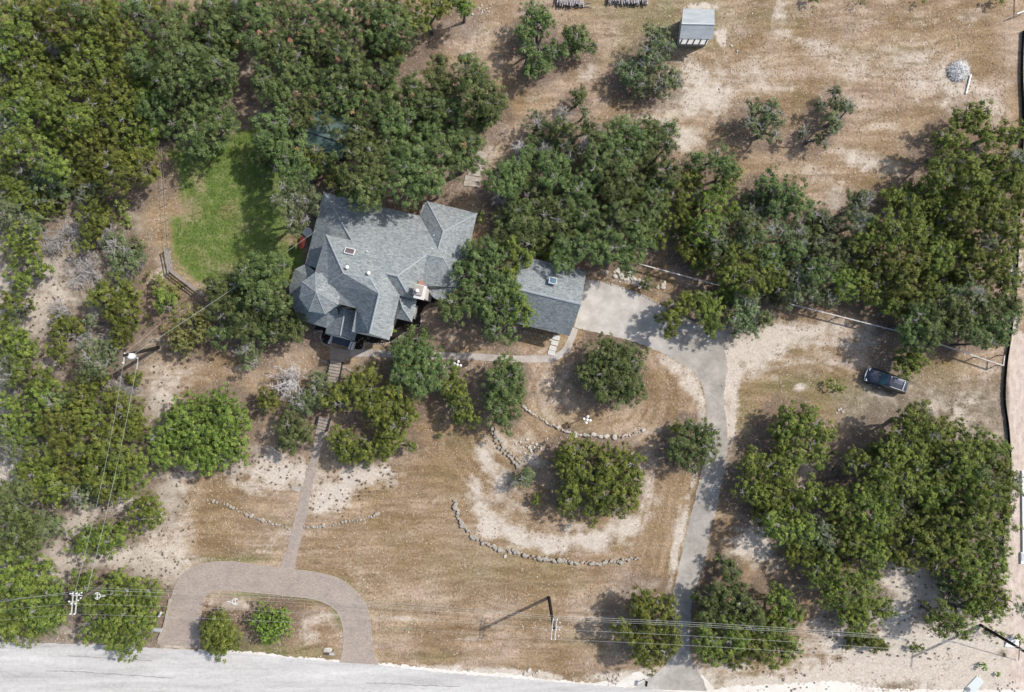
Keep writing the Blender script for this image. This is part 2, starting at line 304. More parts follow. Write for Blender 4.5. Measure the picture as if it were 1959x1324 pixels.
# trees that stand apart: (kind, height of crown middle, label, lobes, group)
SOLO = [
('o', 3.4, "round dark live oak standing alone on the lawn below the garage", "1153,673,32 1199,678,28 1140,725,32 1191,717,38 1173,699,38 1212,743,26 1186,755,24 1155,748,24 1135,700,24 1210,705,24"),
('o', 2.6, "open live oak with pale twigs leaning over the grey driveway bend", "1320,815,14 1350,825,24 1304,845,24 1345,853,30 1289,871,18 1325,879,26"),
('j', 1.2, "small yellow-green juniper bush beside the oak at the driveway bend", "1289,817,14 1300,820,8"),
('j', 3.0, "broad juniper clump between the two lower curved stone walls", "1096,871,32 1127,858,20 1081,887,28 1165,884,34 1204,884,30 1101,917,32 1155,930,40 1207,917,28 1088,956,28 1140,961,32 1191,953,34"),
('g', 1.6, "small grey-green bush left of the broad juniper clump", "1001,917,20 1012,905,12"),
('j', 1.0, "tiny juniper sapling at lower left of the broad juniper clump", "1029,953,11 1026,962,8"),
('j', 2.2, "round yellow-green juniper at the rear of the parked car", "1736,694,32 1748,684,16"),
('j', 2.9, "large juniper clump left of the brick steps, below the dead grey trees", "365,784,30 416,774,34 449,799,34 334,820,34 308,843,28 380,825,40 424,835,44 385,871,34 321,871,28 449,858,30 416,879,26 347,800,26"),
('g', 2.2, "ragged grey-twigged bush under the oaks left of the house", "475,671,24 488,688,18"),
('w', 2.2, "pale yellow-green feathery tree beside the utility pole with transformer", "365,628,42 350,655,26 385,610,26"),
('j', 1.1, "small bright juniper bush below the transformer pole", "258,722,17 250,727,9"),
('j', 2.4, "round juniper bush at upper left of the white bare clearing", "172,1032,32 216,1025,34"),
('j', 3.0, "big juniper beside the left leg of the horseshoe drive", "161,1115,26 234,1126,38 281,1136,30 182,1149,36 260,1167,44 187,1203,28 229,1201,40 247,1232,28 273,1198,30"),
('j', 2.1, "left of the two clipped round junipers inside the horseshoe drive", "424,1213,34 408,1205,26 440,1222,26 425,1232,24 420,1192,24"),
('b', 1.7, "right of the two clipped round junipers inside the horseshoe drive", "519,1191,34 500,1183,24 540,1185,24 515,1210,24 538,1205,20"),
('j', 2.3, "small yellow juniper touching the bare grey tree near the brick steps", "516,771,22 512,755,14"),
('g', 2.4, "grey-green oak spreading over the upper brick steps", "611,725,20 608,756,26 583,774,26"),
('o', 2.7, "green oak beside the middle of the brick walk", "554,807,24 552,840,28 578,825,24"),
('j', 3.0, "large yellow-green juniper right of the brick steps, upper half of the ring", "644,763,26 667,743,24 698,730,32 711,763,34 747,768,34 778,786,28 726,791,26"),
('j', 2.6, "green juniper forming the lower half of the ring of trees", "652,838,26 670,861,28 701,863,26 744,840,30 757,817,24 737,863,20 786,853,12"),
('o', 3.6, "spreading live oak below the east corner of the house", "775,666,28 788,696,36 814,684,30 768,722,26 801,725,32 840,707,24 827,727,22"),
('j', 2.6, "narrow yellow juniper below the lamp post beside the garden path", "873,714,16 870,750,26 886,779,26 904,799,18 863,738,18 876,798,14"),
('o', 3.4, "dark live oak at the left end of the upper retaining wall", "955,730,34 973,756,32 950,768,28 963,799,28 973,707,28 986,722,22 986,756,20"),
('j', 3.0, "spreading juniper right of the driveway near the parked car", "1510,794,24 1544,799,26 1492,825,26 1528,825,30 1567,833,28 1510,866,32 1557,869,26"),
('j', 3.6, "broad yellow-green juniper between the power pole and the driveway mouth", "1230,1146,24 1267,1157,26 1222,1167,24 1282,1188,24 1189,1201,20 1220,1214,28 1287,1224,24 1241,1253,30 1267,1240,26 1230,1240,26 1250,1190,24"),
('o', 3.0, "dark live oak right of the driveway mouth, beneath the wires", "1365,1141,28 1402,1136,30 1381,1167,32 1423,1167,32 1332,1141,12 1350,1188,28 1441,1188,28"),
('o', 2.2, "slim oak sapling above the oak at the driveway mouth", "1378,1068,12 1399,1097,20 1392,1080,12"),
('o', 2.8, "open topped oak at the left of the upper field", "1019,33,26 1045,39,20 1004,64,20 1029,56,22 1037,110,28 1068,98,20 1016,134,17 1010,95,16"),
('o', 2.4, "smaller oak touching the right side of the open topped oak", "1104,74,28 1129,90,16 1088,66,14"),
('o', 2.0, "small round oak standing below the open topped oak", "1106,185,18 1100,195,10"),
('j', 3.0, "yellow-green juniper hanging over the driveway below the rail fence", "1302,582,22 1284,608,26 1281,636,14 1320,574,20"),
('j', 3.0, "second juniper over the driveway, right beside the first", "1345,577,20 1361,602,32 1358,633,12"),
('o', 1.6, "small bushy sapling beside the rock pile above the driveway", "1240,538,14 1236,545,9"),
('j', 1.0, "low dark hedge-like juniper near the white clearing at lower right", "1628,1227,16 1651,1222,16 1672,1227,20 1688,1237,12"),
('j', 0.7, "small dark shrub on the white clearing right of the low hedge", "1758,1236,11 1750,1240,7"),
('b', 0.5, "bright green tuft bush on white ground at lower right", "1877,1274,8 1882,1272,5"),
('b', 0.35, "tiny green tuft below the bright green tuft bush", "1910,1290,4"),
('b', 0.6, "round green bush beside the guy wire at the right edge", "1949,1224,9 1950,1218,6"),
('w', 0.6, "round tan-green bush under the leaning view of the right pole", "1915,1214,6"),
('g', 0.8, "scrubby grey bush at the foot of the right-hand pole", "1885,1205,10 1892,1212,8"),
('b', 0.9, "bright green garden bush at the right corner of the house", "919,418,9 921,410,6"),
('b', 0.4, "green potted-size bush in the dark bed below the house", "754,633,4"),
('o', 0.4, "tiny green weed on the dry lawn below the oaks", "842,834,6"),
('g', 0.9, "blue-grey shrub cut off by the top edge of the photo", "1652,1,10"),
('j', 0.9, "low green shrub cut off by the top edge right of the blue-grey one", "1772,-3,10"),
('j', 0.9, "green shrub at the top edge near the upper right corner", "1913,-4,13"),
('w', 0.9, "olive shrub at the top edge above the field", "1560,-6,15"),
('g', 1.4, "ragged oak sapling on the pale strip at the right edge", "1944,917,16 1947,940,12"),
('b', 0.6, "low sprawling green bush left of the parked car", "1600,738,13 1585,733,9 1612,742,9"),
('w', 0.8, "brown-green scrub between the fence and the left woods", "316,551,22 300,535,16 330,560,16"),
('w', 0.8, "dry olive scrub beside the dirt strip at left", "237,410,18 228,390,14 245,430,12"),
('g', 1.2, "grey-green scrub in the left brush above the bare patch", "257,466,18 262,482,12"),
]
DEAD = [
(557, 725, 36, 3.0, "bleached bare grey tree left of the upper brick steps"),
(110, 462, 26, 1.6, "grey tangle of bare branches in the upper left brush"),
(169, 515, 38, 1.6, "fan of fallen grey branches beside the pale left clearing"),
(241, 525, 22, 1.2, "grey brush heap with dead logs near the dirt strip"),
(231, 743, 32, 1.0, "grey thicket of bare stems below the transformer pole"),
(1603, 900, 28, 2.0, "dark bare thicket at the left of the lower right woods"),
(999, 288, 15, 3.0, "white bare branches at the left edge of the middle grove"),
(1037, 290, 20, 3.4, "silvery bare crown in the middle grove"),
(1250, 275, 14, 3.4, "pale bare twigs at the top of the middle grove"),
(960, 385, 16, 1.6, "grey bare bush right of the house roof"),
(1075, 225, 16, 2.6, "silvery bare branches at the top of the middle grove"),
(0, 165, 24, 2.2, "fallen grey branches at the left photo edge"),
(110, 100, 18, 3.0, "grey bare twigs in the upper left woods"),
(1125, 270, 14, 3.2, "twisted white branches inside the middle grove"),
(1890, 470, 18, 2.2, "dark grey bare tree in the right woods"),
(1665, 945, 20, 2.0, "grey twigs in a gap near the middle of the lower right woods"), (1620, 1060, 22, 1.8, "grey dead branches in the dark gap at the left of the lower right woods"),
 (1860, 990, 18, 2.2, "grey bare crown at the right of the lower right woods"), (1760, 1050, 18, 2.2, "bare grey twigs above the lower right clearing"), (1560, 990, 20, 1.8, "grey thicket at the left rim of the lower right woods"),
 (1752, 835, 22, 4.6, "silvery twigs near the pointed top of the lower right woods"), (1700, 870, 16, 3.0, "pale twigs below the pointed top of the lower right woods"),
 (150, 440, 24, 1.4, "grey brush left of the dirt strip, upper one"), (205, 452, 24, 1.4, "grey brush touching the dirt strip"), (255, 500, 22, 1.2, "grey twig heap at the lower end of the dirt strip"),
 (60, 425, 18, 1.6, "grey twigs in the far left brush"), (120, 600, 22, 1.2, "grey scrub below the pale left clearing"), (165, 645, 24, 1.2, "brown-grey brush left of the transformer pole"), (215, 655, 20, 1.2, "grey brush touching the transformer pole"),
 (25, 745, 18, 1.8, "grey twigs at the left edge below the scrub"), (115, 790, 18, 2.8, "grey bare crown inside the left woods"), (150, 905, 16, 2.8, "pale twigs near the lower end of the left woods"),
 (250, 745, 20, 1.0, "grey ground brush beside the small bright juniper"), (300, 60, 18, 2.6, "bare twigs in the dark gap of the upper woods"), (215, 110, 14, 2.6, "reddish bare twigs in the upper left woods"), (420, 90, 14, 4.2, "white bare twigs between the upper oaks"), (470, 20, 18, 4.4, "pale bare crown at the top edge"),

]
DEAD = [d for d in DEAD if d[2] > 0]

def lobes_of(s): return [tuple(float(v) for v in q.split(',')) for q in s.split()]
rt = random.Random(5)
TREES = []      # (kind, zc, label or None, [(x,y,r,zc)])
def zc_for(kind, x, y):
    if kind == 'j': z = 3.3 + rt.uniform(-1.1, 1.2)
    elif kind == 'o': z = 4.4 + rt.uniform(-1.1, 1.3)
    else: z = 3.3 + rt.uniform(-0.9, 0.8)
    if kind in 'og' and 540 < x < 900 and 300 < y < 400: z = 7.4 + rt.uniform(-0.3, 0.5)
    if kind in 'oj' and 850 < x < 1010 and 440 < y < 660: z = 5.0 + rt.uniform(-0.3, 0.5)
    if kind == 'o' and 1060 < x < 1130 and 410 < y < 520: z = 5.2
    if x < 300 and 330 < y < 660: z *= 0.7
    if kind == 'g' and y < 300: z *= 0.8
    if kind == 'j' and 1620 < x < 1700 and y > 1150: z = 2.2
    return z
for k, txt in MASS.items():
    L = lobes_of(txt)
    while L:
        seed = L.pop(0); grp = [seed]
        lim = 62 if k == 'o' else (54 if k == 'j' else 46)
        near = sorted(L, key=lambda q: math.hypot(q[0] - seed[0], q[1] - seed[1]))
        for q in near:
            if len(grp) >= (3 if k != 'o' else 3): break
            if math.hypot(q[0] - seed[0], q[1] - seed[1]) < lim:
                grp.append(q); L.remove(q)
        z = zc_for(k, seed[0], seed[1])
        TREES.append((k, z, None, [(x, y, r, z + rt.uniform(-0.45, 0.45)) for x, y, r in grp]))
# the closed canopy of the woods: more trees wherever the listed crowns leave the ground open
WOODS = [('j', [(0,0),(300,0),(300,120),(290,230),(300,330),(200,360),(60,400),(0,420)]), ('o', [(300,0),(480,0),(460,60),(430,180),(420,260),(380,290),(310,240)]),
 ('o', [(490,0),(770,0),(790,60),(745,110),(770,190),(920,120),(960,190),(890,330),(690,390),(610,330),(560,330),(490,300),(500,180),(560,190),(585,235),(660,225),(655,180),(560,150),(500,110)]),
 ('o', [(970,310),(1060,250),(1280,250),(1290,300),(1250,450),(1230,500),(1110,500),(1060,490),(960,440)]), ('j', [(1310,380),(1400,350),(1400,460),(1450,500),(1440,600),(1360,600),(1400,540),(1310,490)]),
 ('j', [(1650,420),(1780,330),(1940,300),(1950,500),(1920,640),(1790,640),(1690,590),(1600,540),(1620,470)]), ('g', [(1440,370),(1570,400),(1620,480),(1600,560),(1480,570),(1440,440)]),
 ('j', [(1720,800),(1790,810),(1920,860),(1910,1160),(1850,1180),(1770,1080),(1680,1080),(1690,1150),(1640,1190),(1570,1110),(1490,1020),(1430,950),(1440,880),(1520,930),(1620,890),(1690,850)]),
 ('j', [(0,1100),(90,1080),(110,1180),(0,1215)]), ('o', [(410,560),(540,520),(560,600),(520,650),(420,640)])]
ALLL = [q for t in TREES for q in t[3]] + [q for s in SOLO for q in lobes_of(s[3])]
rf = random.Random(44)
def inside(x, y, poly): return bool(inpoly_(x, y, poly))
def inpoly_(x, y, poly):
    c = False; n = len(poly)
    for i in range(n):
        x1, y1 = poly[i]; x2, y2 = poly[(i + 1) % n]
        if (y1 > y) != (y2 > y) and x < (x2 - x1) * (y - y1) / (y2 - y1) + x1: c = not c
    return c
KEEPOPEN = [(480, 120, 26), (365, 400, 80), (455, 200, 22), (608, 262, 20), (1535, 910, 22), (1603, 905, 40), (1700, 1120, 22), (930, 300, 16), (1640, 520, 0), (1860, 480, 12), (1080, 395, 14), (30, 165, 22), (1620, 430, 26), (1620,1060,24), (1665,945,18), (1860,990,14), (1760,1050,14), (1560,990,16), (1500,960,12), (1400,380,14), (1330,360,12), (300,60,16), (215,110,12), (150,190,14), (250,200,12), (70,240,14)]
for k, poly in WOODS:
    xs = [p[0] for p in poly]; ys = [p[1] for p in poly]
    for _ in range(1500):
        x = rf.uniform(min(xs), max(xs)); y = rf.uniform(min(ys), max(ys))
        if not inpoly_(x, y, poly) or any(math.hypot(x - a, y - b) < c for a, b, c in KEEPOPEN): continue
        if min(math.hypot(x - q[0], y - q[1]) / q[2] for q in ALLL) < 1.04: continue
        r = rf.uniform(19, 27); kk = k if rf.random() < .85 else {'j': 'g', 'o': 'j', 'g': 'o'}[k]
        z = max(1.4, min(zc_for(kk, x, y), 4.6) - 1.9); L_ = [(x, y, r, z)]; ALLL.append(L_[0])
        a = rf.uniform(0, 6.28); x2, y2 = x + 26 * math.cos(a), y + 26 * math.sin(a)
        if inpoly_(x2, y2, poly) and not any(math.hypot(x2 - a_, y2 - b_) < c_ for a_, b_, c_ in KEEPOPEN): L_.append((x2, y2, r * .85, z)); ALLL.append(L_[1])
        TREES.append((kk, z, None, L_))
print('trees before solos', len(TREES))
for k, z, lab, txt in SOLO:
    TREES.append((k, z, lab, [(x, y, r, z + rt.uniform(-0.3, 0.3) * min(1, z / 2)) for x, y, r in lobes_of(txt)]))

# ------------------------------------------------------------------ ground with its real patches of soil, grass and litter
def vnoise(x, y, f, seed):
    r = np.random.default_rng(seed); g = r.random((256, 256))
    X = x * f; Y = y * f; xi = np.floor(X).astype(int); yi = np.floor(Y).astype(int)
    fx = X - xi; fy = Y - yi; fx = fx * fx * (3 - 2 * fx); fy = fy * fy * (3 - 2 * fy)
    a = g[xi % 256, yi % 256]; b = g[(xi + 1) % 256, yi % 256]; c = g[xi % 256, (yi + 1) % 256]; d = g[(xi + 1) % 256, (yi + 1) % 256]
    return (a * (1 - fx) + b * fx) * (1 - fy) + (c * (1 - fx) + d * fx) * fy
def fbm(x, y, f, seed, o=4):
    s = 0; a = 0.5; t = 0
    for i in range(o):
        s = s + a * vnoise(x, y, f * 2 ** i, seed + i); t += a; a *= 0.55
    return s / t
def inpoly(x, y, poly):
    ins = np.zeros(x.shape, bool); n = len(poly)
    for i in range(n):
        x1, y1 = poly[i]; x2, y2 = poly[(i + 1) % n]
        if y1 == y2: continue
        c = ((y1 > y) != (y2 > y)) & (x < (x2 - x1) * (y - y1) / (y2 - y1) + x1)
        ins ^= c
    return ins
def polydist(x, y, poly, closed=True):
    d = np.full(x.shape, 1e9); n = len(poly)
    for i in range(n if closed else n - 1):
        x1, y1 = poly[i]; x2, y2 = poly[(i + 1) % n]; dx, dy = x2 - x1, y2 - y1
        t = np.clip(((x - x1) * dx + (y - y1) * dy) / (dx * dx + dy * dy + 1e-9), 0, 1)
        d = np.minimum(d, np.hypot(x - x1 - t * dx, y - y1 - t * dy))
    return d

BARE = [  # x, y, rx, ry, degrees, strength
(1406,700,10,50,-5,1.3),(1400,790,8,70,4,1.2),(1343,800,7,60,0,.9),(1330,900,6,50,10,.8),(1307,1000,7,60,12,.9),(1290,1080,7,60,10,.9),(1372,940,6,80,12,.7),(1352,1050,5,60,12,.6),(1270,1180,12,20,0,.5),
(293,400,24,110,0,.3),(345,330,12,60,-8,.3),(308,520,20,30,0,.7),(1470,655,110,22,-8,.9),(1560,655,110,8,4,.7),(1560,690,110,7,6,.55),(1500,700,80,6,-12,.6),(700,1100,120,22,6,.35),(860,960,50,30,0,.35),(560,1020,60,14,10,.4),(1060,740,40,60,20,.35),(1260,820,60,16,-10,.4),(1150,1180,60,30,0,.3),(760,900,60,30,0,.45),(820,860,60,18,-20,.4),(1480,60,50,18,0,.5),(1600,190,70,16,10,.4),(1700,240,50,16,0,.35),(1430,240,60,16,0,.3),(1560,20,60,14,0,.4),(1680,40,50,12,0,.4),(1850,30,40,16,0,.5),(980,170,30,24,0,.35),(1010,190,20,10,0,.5),(860,40,40,30,0,.3),(1210,480,0.1,0.1,0,0),
(1330,190,70,32,-10,.95),(1260,235,60,14,20,.7),(1320,150,50,40,0,.7),(1430,150,110,50,10,.5),(1560,90,60,25,10,.5),(1490,25,14,28,0,.8),(1380,72,9,15,0,1.4),(1340,13,26,6,0,1.2),
(1640,130,70,40,15,.45),(1740,120,70,60,0,.5),(1820,165,60,45,20,.75),(1900,210,30,60,0,.5),(1660,310,70,20,15,.75),(1560,330,60,18,0,.45),(1310,265,40,20,0,.8),(1230,225,50,12,10,.6),(1120,140,18,30,0,.55),(900,60,60,60,-40,.35),(1780,30,120,25,0,.35),
(1170,75,40,20,0,.3),(1400,170,90,30,0,.4),(1600,380,18,26,0,.7),(1590,430,20,14,0,.6),
(1425,665,75,40,0,1.3),(1500,640,110,24,-5,.9),(1600,640,90,26,0,.5),(1392,725,20,60,-5,1.25),(1390,800,14,60,5,1.0),(1560,690,90,40,0,.35),(1455,700,50,16,-35,.7),(1530,742,12,8,0,1.0),(1700,760,40,12,25,.6),(1760,745,70,20,10,.5),
(1292,700,52,14,28,.85),(1326,742,16,26,-20,1.2),(1345,700,40,10,45,.7),(1340,780,9,50,0,.7),
(540,905,60,26,0,1.1),(510,880,50,26,20,.8),(690,912,62,24,-8,1.15),(640,945,50,34,-30,.95),(620,965,28,16,0,1),(450,900,50,26,-20,.8),(480,930,60,20,0,.6),
(330,930,34,60,10,.85),(300,1000,50,40,30,.8),(230,1062,110,22,5,1.3),(130,1065,60,30,-15,1.2),(300,1080,60,36,20,1.0),(150,1000,30,40,30,1.1),(230,965,30,14,-25,1.3),(105,1100,30,16,0,1),(340,1030,30,50,10,.6),(345,870,18,14,0,.6),
(310,760,40,55,20,.9),(300,830,18,30,0,.8),(350,715,50,16,0,.45),(460,700,40,10,0,.3),(250,850,0.1,0.1,0,0),
(95,520,30,50,25,1.05),(70,590,36,46,0,1.0),(110,560,34,34,0,.7),(40,625,50,18,20,.9),(90,700,26,20,0,.9),(15,560,26,60,0,.6),(25,900,46,26,15,1.0),(10,790,16,50,0,.8),(80,840,30,10,40,.7),(170,640,60,12,-30,.6),(110,665,18,40,0,.6),
(933,880,20,34,-25,.9),(915,960,18,40,-18,1.0),(940,1005,26,22,45,1.1),(985,1020,40,16,18,1.0),(1050,1040,60,16,8,1.15),(1130,1035,60,18,-3,1.2),(1190,1010,40,22,-25,1.0),(1230,930,30,50,-10,.65),(1250,960,30,16,0,.55),(1100,1010,60,14,0,.7),(990,975,50,30,0,.45),(960,930,30,36,0,.7),
(980,855,46,22,0,.6),(930,850,24,16,0,.4),(1010,880,30,12,0,.8),(1060,802,30,6,25,.4),
(1240,1120,50,18,-20,.5),(1290,1050,8,90,8,.85),(1300,1140,16,20,0,.6),(1180,1130,60,12,-15,.35),(1080,1110,60,12,0,.25),
(950,1287,120,8,3,1.1),(850,1278,60,6,0,.8),(1160,1293,50,12,0,.8),(1020,1240,60,6,5,.4),(800,1185,80,5,3,.45),(900,1222,40,5,0,.6),(560,995,20,8,0,.3),
(600,1180,36,14,0,.6),(590,1215,30,22,0,.6),(440,1158,44,14,3,.75),(350,1235,60,8,2,.8),(160,1210,80,14,-5,.45),(560,1240,0.1,0.1,0,0),
(590,1060,40,20,0,.35),(510,1045,30,22,0,.45),(650,1010,40,6,-8,.3),(760,1030,60,20,0,.3),
(1790,790,20,12,60,.9),(1840,810,26,40,-20,.9),(1850,760,40,20,0,.5),(1890,720,30,40,0,.4),(1540,905,18,30,0,1.1),(1535,925,14,18,0,1.0),
(1440,1040,44,40,-30,1.0),(1500,1130,0.1,0.1,0,0),(1470,1080,40,20,0,.5),(1545,1100,20,50,-20,.35),
(1750,1120,50,60,-15,1.3),(1720,1190,40,60,10,1.4),(1790,1230,120,34,0,1.4),(1700,1270,120,30,0,1.5),(1620,1290,90,24,0,1.4),(1500,1310,120,16,0,1.4),(1590,1240,26,50,10,.9),(1880,1290,110,50,0,1.4),(1900,1220,70,40,0,1.4),(1810,1160,30,20,20,1.2),(1560,1200,30,50,20,.55),(1950,1120,30,60,0,1.4),
(1410,1275,60,10,0,.7),(1230,1300,60,16,0,1.4),(1300,1300,70,20,0,1.35),(1480,1290,40,16,0,.7),
(1800,410,20,10,0,.3),(1945,500,14,60,0,1.1),(1940,640,12,50,0,1.0),(1180,530,60,14,15,.55),(1260,560,50,10,20,.4),(900,345,26,12,-30,.8),(930,290,16,30,0,.55),(960,250,20,30,20,.35),
(490,110,12,14,0,.9),(475,130,16,26,0,.4),(1050,135,20,8,0,.3),(365,300,14,12,0,.3)]
LAWNPOLY = [(335,296),(400,270),(470,250),(550,240),(560,330),(560,420),(575,455),(570,520),(500,560),(430,560),(395,548),(372,530),(345,510),(331,480),(326,450),(332,420),(352,405),(350,360),(343,330)]
LAWNBROWN = [(378,345,10,26,-10,.55),(358,398,20,20,20,.7),(437,405,18,15,0,.5),(465,435,26,10,-20,.3),(385,310,14,12,0,.3),(435,515,34,12,0,.5),(400,500,30,8,40,.4),(560,455,20,14,-30,.9),(585,440,14,20,0,.8),(590,470,10,30,0,.7)]
OLIVE = [(1330,45,60,40,0,.9),(1255,60,50,50,0,.8),(1230,25,60,16,0,.6),(1480,35,60,22,0,.35),(1290,170,30,20,0,.4),(1540,735,70,12,0,.8),(1600,760,80,26,10,.6),(1700,790,90,30,0,.55),(1760,720,60,30,0,.3),
(520,1245,90,16,4,1.1),(470,1138,70,5,2,1.1),(600,1146,40,5,8,1.0),(645,1180,6,40,-15,1.0),(620,1105,50,5,12,1.2),(440,1070,90,4,0,.8),(700,1190,4,50,0,.5),(1180,1295,60,10,0,.4),(830,1255,60,10,0,.35),(1420,1300,60,10,0,.4),(540,1000,40,5,15,.4),
(1420,790,16,60,0,.5),(1400,850,8,30,0,.4),(1480,1235,50,30,0,.3),(1600,1170,0.1,0.1,0,0),(950,1090,120,40,0,.25),(1150,10,40,12,0,.4),(1500,700,60,30,0,.2),(1360,40,20,30,0,.3)]
GOLD = [(296,400,34,120,0,1.2),(345,340,16,60,-6,.9),(1430,780,30,60,0,.8),(1600,760,60,14,0,.8),(1480,745,50,20,0,.7),(1170,990,60,12,0,.5),(1260,1010,20,70,10,.9),(1300,960,14,50,15,.8),(1500,260,160,40,0,.5),(1600,300,160,40,0,.5),(1420,130,120,30,0,.4),(1500,120,120,20,5,.5),(800,1040,120,50,0,.5),(900,1080,120,40,0,.5),(850,1000,60,40,0,.5),
(650,1040,60,30,0,.4),(1000,820,60,20,0,.4),(300,400,34,100,0,.7),(1500,1070,40,60,0,.6),(1480,680,80,30,0,.5),(1800,75,60,20,0,.6),(1850,90,60,30,0,.5),(1480,1285,60,20,0,.6),(920,80,40,60,0,.3),(330,575,40,20,0,.4),(1530,770,60,16,0,.8),(320,470,16,50,0,.4)]
def blobs(x, y, L, nz):
    out = np.zeros_like(x)
    for bx, by, rx, ry, dg, s in L:
        if s == 0: continue
        a = math.radians(dg); dx = x - bx; dy = y - by
        u = (dx * math.cos(a) + dy * math.sin(a)) / rx; v = (-dx * math.sin(a) + dy * math.cos(a)) / ry
        out = np.maximum(out, s * np.clip((1.75 - np.sqrt(u * u + v * v) - (nz - 0.5) * 2.2) / 1.55, 0, 1))
    return out

def build_ground():
    gx = np.arange(-66, 66.01, 0.26); gy = np.arange(-46, 46.01, 0.26)
    gx = np.concatenate([[-600, -300, -140, -90], gx, [90, 140, 300, 600]]); gy = np.concatenate([[-600, -300, -120, -70], gy, [70, 120, 300, 600]])
    XX, YY = np.meshgrid(gx, gy); x = XX.ravel(); y = YY.ravel(); nx, ny = len(gx), len(gy)
    sx = x * S + CX; sy = -y * S + CY
    n1 = fbm(sx + 900, sy + 900, 1 / 34., 3, 5); n2 = fbm(sx + 500, sy + 2100, 1 / 12., 17, 4)
    bare = blobs(sx, sy, BARE, n1 * 0.45 + n2 * 0.55)
    ins = inpoly(sx, sy, LAWNPOLY); d = polydist(sx, sy, LAWNPOLY); sd_ = np.where(ins, d, -d)
    lawn = np.clip((sd_ + (n1 - 0.5) * 34) / 14 + 0.95, 0, 1)
    lawn = lawn * (1 - np.clip(blobs(sx, sy, LAWNBROWN, n2), 0, 1))
    olive = blobs(sx, sy, OLIVE, n1); gold = blobs(sx, sy, GOLD, n1)
    litter = np.zeros_like(x)
    for k, z, lab, Ls in TREES:
        if z < 1.3: continue
        for lx, ly, lr, lz in Ls:
            p = P(lx, ly, lz); rr = lr / S * 1.15 + 0.2
            m = (np.abs(x - p.x) < rr + 1.5) & (np.abs(y - p.y) < rr + 1.5)
            dd = np.hypot(x[m] - p.x, y[m] - p.y)
            litter[m] = np.maximum(litter[m], np.clip((rr + 0.7 - dd) / 1.1 + (n2[m] - 0.5) * 1.2, 0, 1) * (0.95 if k == 'o' else 0.8))
    # mowing and tyre lines: stripes follow the arcs round the terraces, the drive, the track to the car, else run across
    wob = (fbm(sx + 50, sy + 50, 1 / 120., 91, 3) - .5) * 40
    ell = np.hypot((sx - 1130), (sy - 760) * 1.25) + wob * .5; th_ = np.arctan2(sy - 760, sx - 1130) * 200
    wA = np.clip((360 - ell) / 40, 0, 1) * (sx > 850) * (sx < 1345)
    trk = np.hypot((sx - 1440), (sy - 1050) * .98); wT = np.clip((sx - 1395) / 30, 0, 1) * np.clip((1800 - sx) / 60, 0, 1) * np.clip((sy - 590) / 20, 0, 1) * np.clip((800 - sy) / 30, 0, 1)
    dfx = sx + (sy - 900) * .22; wD = np.clip((sx - 1180 - (1100 - sy) * .22 ) / 20, 0, 1) * (sy > 880) * (sy < 1200) * (sx < 1340)
    def stripe(u, v, s): return vnoise(u / 90. + 40, v / 6.5 + 40, 1., s) * .5 + vnoise(u / 50. + 40, v / 4.3 + 90, 1., s + 5) * .5
    mow = stripe(sx + 3000, sy + wob + 3000, 71)
    mow = mow * (1 - wA) + stripe(th_ + 3000, ell + 3000, 72) * wA
    mow = mow * (1 - wD) + stripe(sy + 3000, dfx + 3000, 73) * wD
    mow = mow * (1 - wT) + stripe(sx + 3000, trk + 3000, 74) * wT
    patchy = fbm(sx + 4000, sy + 4000, 1 / 70., 95, 5)
    far = (np.abs(x) > 68) | (np.abs(y) > 48); mow[far] = .5; patchy[far] = .5
    # the caliche building lot beyond the black fence
    lot = np.clip((sx - 1926 + (n1 - 0.5) * 10) / 6, 0, 1) * (sy > 640)
    # mown turf fades into scrub soil at the far left
    scrub = np.clip((330 - sx + (n1 - 0.5) * 160) / 90, 0, 1) * np.clip((sy - 300) / 100, 0, 1) * 0.8
    scrub = np.maximum(scrub, np.clip((sx - 1590 + (n1 - .5) * 120) / 60, 0, 1) * np.clip((sy - 700) / 60, 0, 1) * .7)
    out = (np.abs(x) > 66) | (np.abs(y) > 46)
    me = bpy.data.meshes.new('ground')
    V = np.stack([x, y, np.zeros_like(x)], 1).astype(np.float32)
    i = np.arange((ny - 1) * (nx - 1)); r = i // (nx - 1); c = i % (nx - 1); a = r * nx + c
    F = np.stack([a, a + 1, a + nx + 1, a + nx], 1).astype(np.int32)
    me.vertices.add(len(V)); me.vertices.foreach_set('co', V.ravel())
    me.loops.add(F.size); me.loops.foreach_set('vertex_index', F.ravel())
    me.polygons.add(len(F)); me.polygons.foreach_set('loop_start', np.arange(0, F.size, 4, dtype=np.int32)); me.polygons.foreach_set('loop_total', np.full(len(F), 4, np.int32))
    me.update(calc_edges=True)
    for nme, arr in (('bare', bare), ('lawn', lawn), ('olive', olive), ('gold', gold), ('litter', litter), ('lot', lot), ('scrub', scrub), ('mow', mow), ('patchy', patchy)):
        at = me.attributes.new(nme, 'FLOAT', 'POINT'); at.data.foreach_set('value', np.clip(arr, 0, 1.5).astype(np.float32))
    o = bpy.data.objects.new('ground', me); link(o); tag(o, kind='structure')
    m, t, b, outp = nt('dry_ground')
    co = N(t, 'ShaderNodeTexCoord').outputs['Object']
    A = {}
    for nme in ('bare', 'lawn', 'olive', 'gold', 'litter', 'lot', 'scrub', 'mow', 'patchy'):
        q = N(t, 'ShaderNodeAttribute'); q.attribute_name = nme; A[nme] = q.outputs['Fac']
    fine = tex_noise(t, 3.6, 6, 0.82, co); mid = tex_noise(t, 0.85, 6, 0.72, co); big = tex_noise(t, 0.16, 5, 0.65, co, stretch=(0.6, 1.2, 1))
    streak = tex_noise(t, 0.9, 5, 0.7, co, stretch=(0.16, 1.0, 1.0), dist=0.5)
    speck = tex_noise(t, 6.5, 5, 0.9, co)
